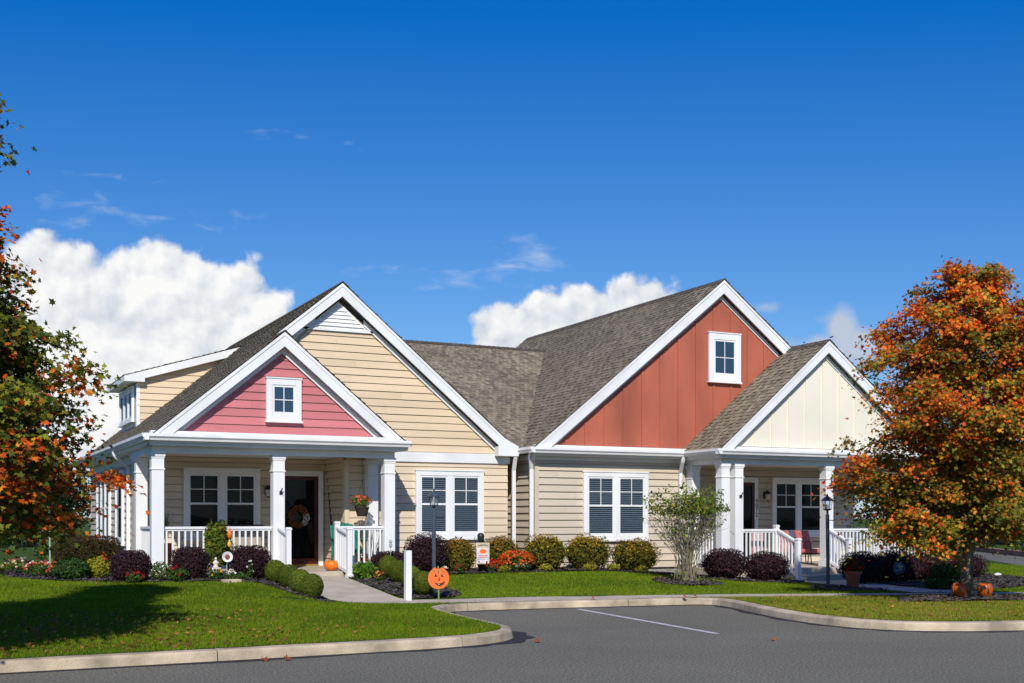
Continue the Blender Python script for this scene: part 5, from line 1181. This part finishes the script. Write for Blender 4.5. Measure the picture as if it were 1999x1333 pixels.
# leaning pole, green chair, potted plants, porch furniture
t = thing('leaning_pole', 'thin pole leaning in the porch corner, dark above and red below', 'pole', (8.02, 25.2, FL)); m = MB(); m.tube([(8.00,25.0,FL),(8.04,25.35,1.30)], [.014,.03], 8); m.build('lower_sleeve', M['wood'], t); m = MB(); m.tube([(8.04,25.35,1.301),(8.055,25.55,1.9),(8.06,25.7,2.35),(8.06,25.9,2.88)], [.024,.022,.012,.008], 8); m.build('upper_pole', M['metal_black'], t)
def green_chair():
    x, y, z = 7.98, 23.98, FL; t = thing('garden_chair', 'green plastic garden chair at the right end of the left porch', 'chair', (x, y, z)); w = .30; g = M['green_plastic']
    m = MB(); m.box(x-.27, x+.27, y-.25, y+.25, z+.38, z+.42); m.prism([(x-.27,y-.25,z+.34),(x+.27,y-.25,z+.34),(x+.27,y-.25,z+.379),(x-.27,y-.25,z+.379)], (0,.02,0)); m.build('seat', g, t, bevel=.012)
    m = MB()
    for k in range(7):
        s0 = -.30+.60*k/7+.002; s1 = -.30+.60*(k+1)/7-.002; h = .50+.06*math.sin(PI*(k+.5)/7)
        m.hexa([(x+s0,y+.22,z+.42),(x+s1,y+.22,z+.42),(x+s1,y+.25,z+.42),(x+s0,y+.25,z+.42),(x+s0,y+.36,z+.42+h),(x+s1,y+.36,z+.42+h),(x+s1,y+.39,z+.42+h),(x+s0,y+.39,z+.42+h)])
    m.box(x-.27, x+.27, y+.335, y+.352, z+.86, z+.92); m.build('backrest', g, t, bevel=.008)
    for s in (-1, 1):
        m = MB(); m.hexa([(x+s*.30-.035,y-.27,z+.60),(x+s*.30+.035,y-.27,z+.60),(x+s*.30+.035,y+.28,z+.64),(x+s*.30-.035,y+.28,z+.64),(x+s*.30-.035,y-.27,z+.63),(x+s*.30+.035,y-.27,z+.63),(x+s*.30+.035,y+.28,z+.67),(x+s*.30-.035,y+.28,z+.67)]); m.build('armrest', g, t, bevel=.01)
        for yy in (-.22, .22): m = MB(); m.tube([(x+s*.30,y+yy,z+(.60 if yy < 0 else .63)),(x+s*.285,y+yy,z+.38),(x+s*.32,y+yy*1.15,z)], [.024,.026,.02], 8); m.build('leg', g, t)
green_chair()
def potted(label, x, y, z, r, h, m, plant_h, cols, n, spread=.25, cat='potted plant', flo=None):
    t = thing('potted_plant', label, cat, (x, y, z)); b = MB(); b.lathe([(r*.68,0),(r*.92,h*.82),(r*1.08,h*.83),(r*1.08,h),(r*.92,h),(r*.85,h*.85)], (x, y, z), 20); b.build('pot', M[m], t)
    a = rng.uniform(0, 2*PI, n); s = rng.uniform(.05, 1, n)*spread; H = plant_h*rng.uniform(.55, 1, n); V = []; bm = MB()
    P = []; Nn = []
    base = np.array([x, y, z+h*.9]); pts = []
    for i in range(n):
        d = np.array([math.cos(a[i]), math.sin(a[i]), 0]); pr = np.array([-d[1], d[0], 0])
        for k in range(4):
            q0, q1 = k/4, (k+1)/4; f = lambda q: base+d*s[i]*q**1.7+np.array([0,0,H[i]*(q-.18*q*q*s[i]/max(spread,.01))]); w = lambda q: .011*(1-q)**.7+.001
            bm.poly([f(q0)-pr*w(q0), f(q0)+pr*w(q0), f(q1)+pr*w(q1), f(q1)-pr*w(q1)])
    o = bm.build('foliage', mat('blade_leaf', cols, .55, .2, 9), t)
    if flo:
        P, u = blob(60, r*2.6, r*2.6, .30, 2, .1); R = np.repeat(np.arange(60), 6); q = sphere_dirs(360)+u[R]*.5
        leafmesh('flower', P[R]+np.array([x,y,z+h*.85])+q*.015, q, .06, jitter(np.array(RED)[rng.integers(0,2,60)], 60, .2, .05)[R], 'petal', OVAL, t)
        P, u = blob(700, r*2.8, r*2.6, .30, 2, .25); leafmesh('foliage', P+np.array([x,y,z+h*.8]), u+rng.normal(size=(700,3))*.6, .06, jitter((.025,.06,.014), 700), 'bushleaf', OVAL, t)
    return t
potted('tall terracotta planter of green grass behind the left porch railing', 4.22, 24.3, FL, .13, .58, 'terra', .85, (.14,.20,.04), 60, .25)
potted('terracotta pot of upright green leaves behind the right end railing', 8.34, 23.62, FL, .11, .24, 'terra', .75, (.07,.14,.03), 30, .10)
potted('second terracotta pot of tall green leaves, nearer the corner column', 8.30, 23.95, FL, .11, .24, 'terra', .70, (.10,.15,.03), 26, .12)
potted('large terracotta pot of red flowers and spiky grass beside the porch walk', 17.08, 18.55, gz(17.08,18.55)+.03, .17, .34, 'terra', .52, (.06,.09,.05), 40, .26, flo=True)
def patio_chair(label, x, y, z, rot):
    t = thing('patio_chair', label, 'chair', (x, y, z), 'red cushioned porch chairs'); c, s = .92*math.cos(rot), .92*math.sin(rot)
    F = lambda a, b, h=0: Vector((x+a*c+h*s, y+a*s-h*c, z+b*.95))       # a across, b up, h forward
    m = MB(); m.fbox(F, -.28, .28, .30, .42, -.26, .30); m.build('seat_cushion', M['cushion'], t, bevel=.035)
    m = MB(); m.hexa([F(-.27,.40,-.12),F(.27,.40,-.12),F(.27,.40,-.24),F(-.27,.40,-.24),F(-.26,.92,-.26),F(.26,.92,-.26),F(.26,.92,-.38),F(-.26,.92,-.38)]); m.build('back_cushion', M['cushion'], t, bevel=.035)
    m = MB(); m.fbox(F, -.29, .29, .26, .295, -.30, .30); m.build('frame', M['metal_black'], t)
    for q in (-1, 1):
        m = MB(); m.tube([F(q*.31,.28,-.30),F(q*.32,.58,-.30),F(q*.32,.62,-.1),F(q*.32,.62,.26),F(q*.32,.50,.32),F(q*.31,.28,.30)], .013, 7); m.build('armrest', M['metal_black'], t)
        m = MB(); m.fbox(F, q*.32-.05, q*.32+.05, .56, .655, -.20, .24) if False else m.tube([F(q*.31,.28,.30),F(q*.31,0,.33)], .014, 7); m.build('leg', M['metal_black'], t)
        m = MB(); m.tube([F(q*.31,.28,-.30),F(q*.31,0,-.34)], .014, 7); m.build('leg', M['metal_black'], t)
patio_chair('porch chair with red cushions nearer the railing of the right porch', 20.08, 24.15, FR, .15); patio_chair('porch chair with red cushions closer to the middle column of the right porch', 20.62, 24.0, FR, .15)
t = thing('striped_towel', 'red and white striped towel hanging behind the right porch railing', 'towel', (18.15, 23.0, FR+.02)); m = MB()
for k in range(9): a = 17.98+.035*k; (m.box(a, a+.018, 23.0, 23.012, FR+.25, FR+.86))
m.build('stripes', M['flagwhite'], t); m = MB(); m.box(17.97, 18.30, 23.0125, 23.02, FR+.25, FR+.87); m.tube([(17.93,23.02,FR+.86),(18.34,23.02,FR+.86)], .012, 8); m.tube([(17.95,23.02,FR),(17.95,23.02,FR+.86)], .012, 8); m.tube([(18.32,23.02,FR),(18.32,23.02,FR+.86)], .012, 8); m.build('rack', M['cushion'], t)
def bench():
    x, y, z = 5.9, 24.9, FL; t = thing('porch_bench', 'dark metal porch bench with a tan back under the left porch window', 'bench', (x-.1, y, z)); 
    m = MB(); m.box(x-.65, x+.5, y-.22, y+.25, z+.38, z+.46); m.build('seat', M['tin'], t, bevel=.02)
    m = MB(); m.hexa([(x-.65,y+.24,z+.47),(x+.5,y+.24,z+.47),(x+.5,y+.29,z+.47),(x-.65,y+.29,z+.47),(x-.65,y+.34,z+.90),(x+.5,y+.34,z+.90),(x+.5,y+.39,z+.90),(x-.65,y+.39,z+.90)]); m.build('backrest', M['tin'], t, bevel=.02)
    m = MB(); m.tube([(x-.70,y+.38,z+.93),(x+.55,y+.38,z+.93)], .018, 8); m.tube([(x-.70,y+.25,z+.36),(x+.55,y+.25,z+.36)], .015, 8); m.build('frame', M['metal_black'], t)
    for s in (-.70, .55):
        m = MB(); m.tube([(x+s,y+.38,z+.93),(x+s,y+.27,z+.40),(x+s,y+.32,z)], .016, 8); m.build('leg', M['metal_black'], t)
        m = MB(); m.tube([(x+s,y+.34,z+.68),(x+s,y-.20,z+.66),(x+s,y-.25,z+.58),(x+s,y-.22,z)], .016, 8); m.build('leg', M['metal_black'], t)
bench()
t = thing('plant_stand', 'thin black metal plant stand by the right corner column of the left porch', 'plant stand', (8.44, 23.56, FL)); m = MB()
for dx, dy in ((-.10,0),(.10,0),(0,.12)): m.tube([(8.44+dx,23.56+dy,FL),(8.44+dx*.5,23.56+dy*.5,FL+.5),(8.44+dx*.9,23.56+dy*.9,FL+.84)], .006, 6)
m.tube([(8.36,23.56,FL+.30),(8.52,23.56,FL+.62),(8.58,23.56,FL+.66)], .006, 6); m.build('legs', M['metal_black'], t); m = MB(); m.box(8.50, 8.56, 23.53, 23.57, FL+.36, FL+.46); m.lathe([(.05,.27),(.055,.30),(.04,.33)], (8.42,23.56,FL), 10); m.build('charm', M['metal_black'], t)
# small blue yard sign with pale swirls
t = thing('yard_sign', 'small dark blue yard sign with pale curved marks on a stake before the hedge', 'sign', (18.75, 18.95, gz(18.75,18.95))); F = frame((18.75,18.95,.50),(math.cos(-.4),math.sin(-.4),0),(0,0,1),(math.sin(-.4),-math.cos(-.4),0)); m = MB()
m.prism([F(s, tt, 0) for s, tt in [(.14*math.cos(2*PI*k/8+PI/8), .15*math.sin(2*PI*k/8+PI/8)) for k in range(8)]], F(0,0,.01)-F(0,0,0)); b = m.build('sign_board', M['blue'], t)
m = MB(); pr = [F(-.07+.14*k/8, .03+.04*math.sin(k*.9), .0125) for k in range(9)]; m.tube(pr, .010, 5); m.tube([F(-.08+.15*k/6, -.05+.02*k/6, .0125) for k in range(7)], .008, 5); m.tube([F(-.02,.07,.0125),F(.03,.10,.0125)], .010, 5); m.build('swirl_mark', M['bluemark'], b)
m = MB(); m.tube([F(0,-.45,-.006),F(0,.0,-.006)], .008, 6); m.build('stake', M['metal_black'], t)
m = MB(); m.ball((0,0,0), (.8,.6,.28), 14, 8); m.ball((.15,0,.2), (.45,.4,.42), 14, 8); m.v = [(a+54.6+.1*math.sin(b*7), b+47.5, max(c+.25, -.05)+gz(54,48)) for a, b, c in m.v]; tag(m.build('boulder', M['rock']), 'pale grey pointed boulder on the grass beyond the side road', 'rock')
z = .12; m = MB(); m.box(36.6, 37.5, 29.6, 30.3, z, z+.30); m.box(36.7, 37.4, 29.3, 29.6, z, z+.12); tag(m.build('kerb_inlet', M['white']), 'white painted drain inlet on the kerb of the side road', 'drain')
m = MB(); m.ball((24.0, 20.9, .16), (.11,.08,.05), 12, 8); m.v = [(a, b, max(c, .06)) for a, b, c in m.v]; tag(m.build('stone', M['statue']), 'pale stone lying on the grass at the end of the purple hedge', 'stone')
m = MB(); m.box(4.7, 5.05, 21.28, 21.45, gz(4.9,21.4)-.05, gz(4.9,21.4)+.06); tag(m.build('edging_stone', M['concrete2'], bevel=.015), 'flat edging stone at the front of the porch flower bed', 'stone')

# ------------------------------------------------------------------ sun, sky, camera
SUN = Vector((-.46, -1.0, .81)).normalized()
L = bpy.data.lights.new('sun', 'SUN'); L.energy = 4.4; L.angle = math.radians(.53); L.color = (1, .955, .88)
so = bpy.data.objects.new('sun', L); COL.objects.link(so); so.rotation_euler = SUN.to_track_quat('Z', 'Y').to_euler(); so.location = (0, -5, 30)
W = bpy.data.worlds.new('World'); SC.world = W; W.use_nodes = True; nt = W.node_tree
for n in list(nt.nodes): nt.nodes.remove(n)
def nd(t, **k):
    n = nt.nodes.new(t)
    for a, b in k.items(): setattr(n, a, b)
    return n
def mth(op, a, b=None, c=None, clamp=False):
    n = nd('ShaderNodeMath', operation=op, use_clamp=clamp)
    for i, v in enumerate((a, b, c)):
        if v is None: continue
        if isinstance(v, (int, float)): n.inputs[i].default_value = v
        else: lk(nt, v, n.inputs[i])
    return n.outputs[0]
sky = nd('ShaderNodeTexSky', sky_type='NISHITA'); sky.sun_disc = False; sky.sun_elevation = math.asin(SUN.z); sky.sun_rotation = math.atan2(SUN.x, SUN.y)
sky.air_density = 1.0; sky.dust_density = .25; sky.ozone_density = 3.0; sky.altitude = 200
SKY_STR = .11
# a polarised look: red is held back and blue lifted everywhere in the sky
hs = nd('ShaderNodeCombineColor'); ssp = nd('ShaderNodeSeparateColor'); lk(nt, sky.outputs['Color'], ssp.inputs['Color'])
for ch, gain, off in (('Red', .68, -.100), ('Green', .78, -.060), ('Blue', .75, .19)):
    lk(nt, mth('MAXIMUM', mth('MULTIPLY_ADD', ssp.outputs[ch], gain, off/SKY_STR), .003/SKY_STR), hs.inputs[ch])
# clouds live in sky directions (azimuth east of the house front, elevation), both in degrees
tc = nd('ShaderNodeTexCoord'); sp = nd('ShaderNodeSeparateXYZ'); lk(nt, tc.outputs['Generated'], sp.inputs['Vector'])
az = mth('MULTIPLY', mth('ARCTAN2', sp.outputs['X'], sp.outputs['Y']), 180/PI); el = mth('MULTIPLY', mth('ARCSINE', sp.outputs['Z']), 180/PI)
def vec2(a, b):
    n = nd('ShaderNodeCombineXYZ'); lk(nt, a, n.inputs[0]); lk(nt, b, n.inputs[1]); return n.outputs[0]
def fbm(v, scale, detail, rough=.55, dist=0.0):
    n = nd('ShaderNodeTexNoise', noise_dimensions='2D'); n.inputs['Scale'].default_value = scale; n.inputs['Detail'].default_value = detail; n.inputs['Roughness'].default_value = rough; n.inputs['Distortion'].default_value = dist
    lk(nt, v, n.inputs['Vector']); return n.outputs['Fac']
def add2(v, dx, dy):
    n = nd('ShaderNodeVectorMath', operation='ADD'); lk(nt, v, n.inputs[0]); n.inputs[1].default_value = (dx, dy, 0); return n.outputs[0]
V0 = vec2(az, el)
def skyaz(u): return math.degrees(math.atan((u-1000)/2280.))+math.degrees(.4600)
def skyel(u, v): return math.degrees(math.atan((1010-v)/2280.*math.cos(math.atan((u-1000)/2280.))))
def ell(V, blobs, warp):
    """largest of several soft ellipses, edges warped"""
    s = nd('ShaderNodeSeparateXYZ'); lk(nt, V, s.inputs['Vector']); X, Y = s.outputs['X'], s.outputs['Y']
    out = None
    for u, v, ru, rv in blobs:
        cx, cy = skyaz(u), skyel(u, v); rx, ry = ru*.0235, rv*.0235
        dx = mth('DIVIDE', mth('SUBTRACT', X, cx), rx); dy = mth('DIVIDE', mth('SUBTRACT', Y, cy), ry)
        d = mth('SUBTRACT', 1.0, mth('SQRT', mth('ADD', mth('MULTIPLY', dx, dx), mth('MULTIPLY', dy, dy))))
        d = mth('MULTIPLY', d, min(ru, rv)/100.)
        out = d if out is None else mth('SMOOTH_MAX', out, d, .12)
    return out
CUM = [(90,560,120,110),(955,672,52,60),(1210,606,74,54),(320,590,150,128),(430,590,120,100),(120,590,160,112),(500,600,72,66),(300,760,330,180),(90,760,200,190),(520,690,60,60),
       (985,640,64,74),(1062,612,62,58),(1135,606,66,58),(1285,588,96,64),(1200,622,120,70),(1130,690,240,130),(1350,606,66,46),(1250,640,150,80)]
SOFT = [(1640,640,44,54),(1678,672,84,42),(1625,690,125,36),(1608,672,44,30),(1490,600,36,12)]
def billow(V):
    a = fbm(V, .50, 7, .5, .15); b = fbm(V, 1.7, 5, .5, .2)
    vo = nd('ShaderNodeTexVoronoi', voronoi_dimensions='2D', feature='SMOOTH_F1'); vo.inputs['Scale'].default_value = .62; vo.inputs['Smoothness'].default_value = .25
    wv = nd('ShaderNodeVectorMath', operation='MULTIPLY_ADD'); nz = nd('ShaderNodeTexNoise', noise_dimensions='2D'); nz.inputs['Scale'].default_value = 1.1; nz.inputs['Detail'].default_value = 5; lk(nt, V, nz.inputs['Vector']); lk(nt, nz.outputs['Color'], wv.inputs[0]); wv.inputs[1].default_value = (.9, .9, 0); lk(nt, V, wv.inputs[2]); lk(nt, wv.outputs[0], vo.inputs['Vector'])
    return mth('ADD', mth('ADD', mth('MULTIPLY', mth('SUBTRACT', a, .5), .50), mth('MULTIPLY', mth('SUBTRACT', b, .5), .22)), mth('MULTIPLY', mth('SUBTRACT', .45, vo.outputs['Distance']), .42))
def density(V): return mth('ADD', ell(V, CUM, 0), billow(V))
D0 = density(V0)
alpha = nd('ShaderNodeMapRange', interpolation_type='SMOOTHSTEP'); alpha.inputs['From Min'].default_value = .0; alpha.inputs['From Max'].default_value = .26; lk(nt, D0, alpha.inputs['Value'])
B0 = billow(V0); B1 = billow(add2(V0, -.30, .42))
rel = mth('SUBTRACT', B0, B1)
thick = nd('ShaderNodeMapRange'); thick.inputs['From Min'].default_value = .0; thick.inputs['From Max'].default_value = .9; thick.inputs['To Min'].default_value = .80; thick.inputs['To Max'].default_value = 1.0; lk(nt, D0, thick.inputs['Value'])
big = fbm(V0, .28, 4, .5)
shade = mth('ADD', mth('ADD', mth('MULTIPLY', rel, .95), mth('MULTIPLY', mth('SUBTRACT', big, .5), .6)), mth('MULTIPLY', thick.outputs[0], 1.0), None)
sr = nd('ShaderNodeMapRange', clamp=True); sr.inputs['From Min'].default_value = .45; sr.inputs['From Max'].default_value = 1.08; lk(nt, shade, sr.inputs['Value'])
cc = nd('ShaderNodeMix', data_type='RGBA'); cc.inputs['A'].default_value = tuple(c/SKY_STR for c in (.50,.57,.68))+(1,); cc.inputs['B'].default_value = tuple(c/SKY_STR for c in (.97,.97,.96))+(1,); lk(nt, sr.outputs[0], cc.inputs['Factor'])
# thin high streaks
WISP = [(185,405,110,26),(160,430,60,16),(330,428,60,16),(400,440,70,14),(190,345,40,9),(1020,508,90,46),(1060,500,50,30),(930,545,120,26),(800,535,110,16),(590,268,60,12),(700,290,20,6),(470,418,30,8),(1490,598,40,14)]
st = nd('ShaderNodeMapping'); st.inputs['Scale'].default_value = (.55, 1.5, 1); st.inputs['Rotation'].default_value = (0, 0, math.radians(-14)); lk(nt, V0, st.inputs['Vector'])
wf = mth('ADD', ell(V0, WISP, 0), mth('MULTIPLY', mth('SUBTRACT', fbm(st.outputs[0], 1.1, 6, .52, .3), .53), 1.1))
wa = nd('ShaderNodeMapRange', interpolation_type='SMOOTHSTEP'); wa.inputs['From Min'].default_value = -.02; wa.inputs['From Max'].default_value = .85; wa.inputs['To Max'].default_value = .62; lk(nt, wf, wa.inputs['Value'])
up = mth('GREATER_THAN', sp.outputs['Z'], .005); front = mth('GREATER_THAN', sp.outputs['Y'], 0)
skyc = nd('ShaderNodeVectorMath', operation='SCALE'); skyc.inputs['Scale'].default_value = 1.0; lk(nt, hs.outputs['Color'], skyc.inputs[0])
m1 = nd('ShaderNodeMix', data_type='RGBA'); lk(nt, mth('MULTIPLY', mth('MULTIPLY', wa.outputs[0], up), front), m1.inputs['Factor']); lk(nt, skyc.outputs[0], m1.inputs['A']); m1.inputs['B'].default_value = tuple(c/SKY_STR for c in (.74,.80,.90))+(1,)
sf = mth('ADD', ell(V0, SOFT, 0), mth('MULTIPLY', billow(V0), .55)); sa = nd('ShaderNodeMapRange', interpolation_type='SMOOTHSTEP'); sa.inputs['From Min'].default_value = -.02; sa.inputs['From Max'].default_value = .30; sa.inputs['To Max'].default_value = .86; lk(nt, sf, sa.inputs['Value'])
m3 = nd('ShaderNodeMix', data_type='RGBA'); lk(nt, mth('MULTIPLY', mth('MULTIPLY', sa.outputs[0], up), front), m3.inputs['Factor']); lk(nt, m1.outputs['Result'], m3.inputs['A']); m3.inputs['B'].default_value = tuple(c/SKY_STR for c in (.56,.60,.69))+(1,)
m2 = nd('ShaderNodeMix', data_type='RGBA'); lk(nt, mth('MULTIPLY', mth('MULTIPLY', alpha.outputs[0], up), front), m2.inputs['Factor']); lk(nt, m3.outputs['Result'], m2.inputs['A']); lk(nt, cc.outputs['Result'], m2.inputs['B'])
bg = nd('ShaderNodeBackground'); bg.inputs['Strength'].default_value = SKY_STR; lk(nt, m2.outputs['Result'], bg.inputs['Color'])
ow = nd('ShaderNodeOutputWorld'); lk(nt, bg.outputs[0], ow.inputs['Surface'])
W.cycles.sampling_method = 'MANUAL'; W.cycles.sample_map_resolution = 512
cam = bpy.data.cameras.new('camera'); cam.sensor_width = 36; cam.lens = 2280/1999*36; cam.shift_y = 343.5/1999; cam.clip_start = .1; cam.clip_end = 5000
co = bpy.data.objects.new('camera', cam); COL.objects.link(co); co.location = (0, 0, 1.6); co.rotation_euler = (PI/2, 0, -math.atan(1130/2280)); SC.camera = co
vs = SC.view_settings; vs.view_transform = 'Standard'; vs.look = 'None'; vs.exposure = 0; vs.gamma = 1; vs.use_curve_mapping = False
SC.cycles.max_bounces = 6; SC.cycles.transparent_max_bounces = 12; SC.cycles.use_denoising = True
SC.render.film_transparent = False
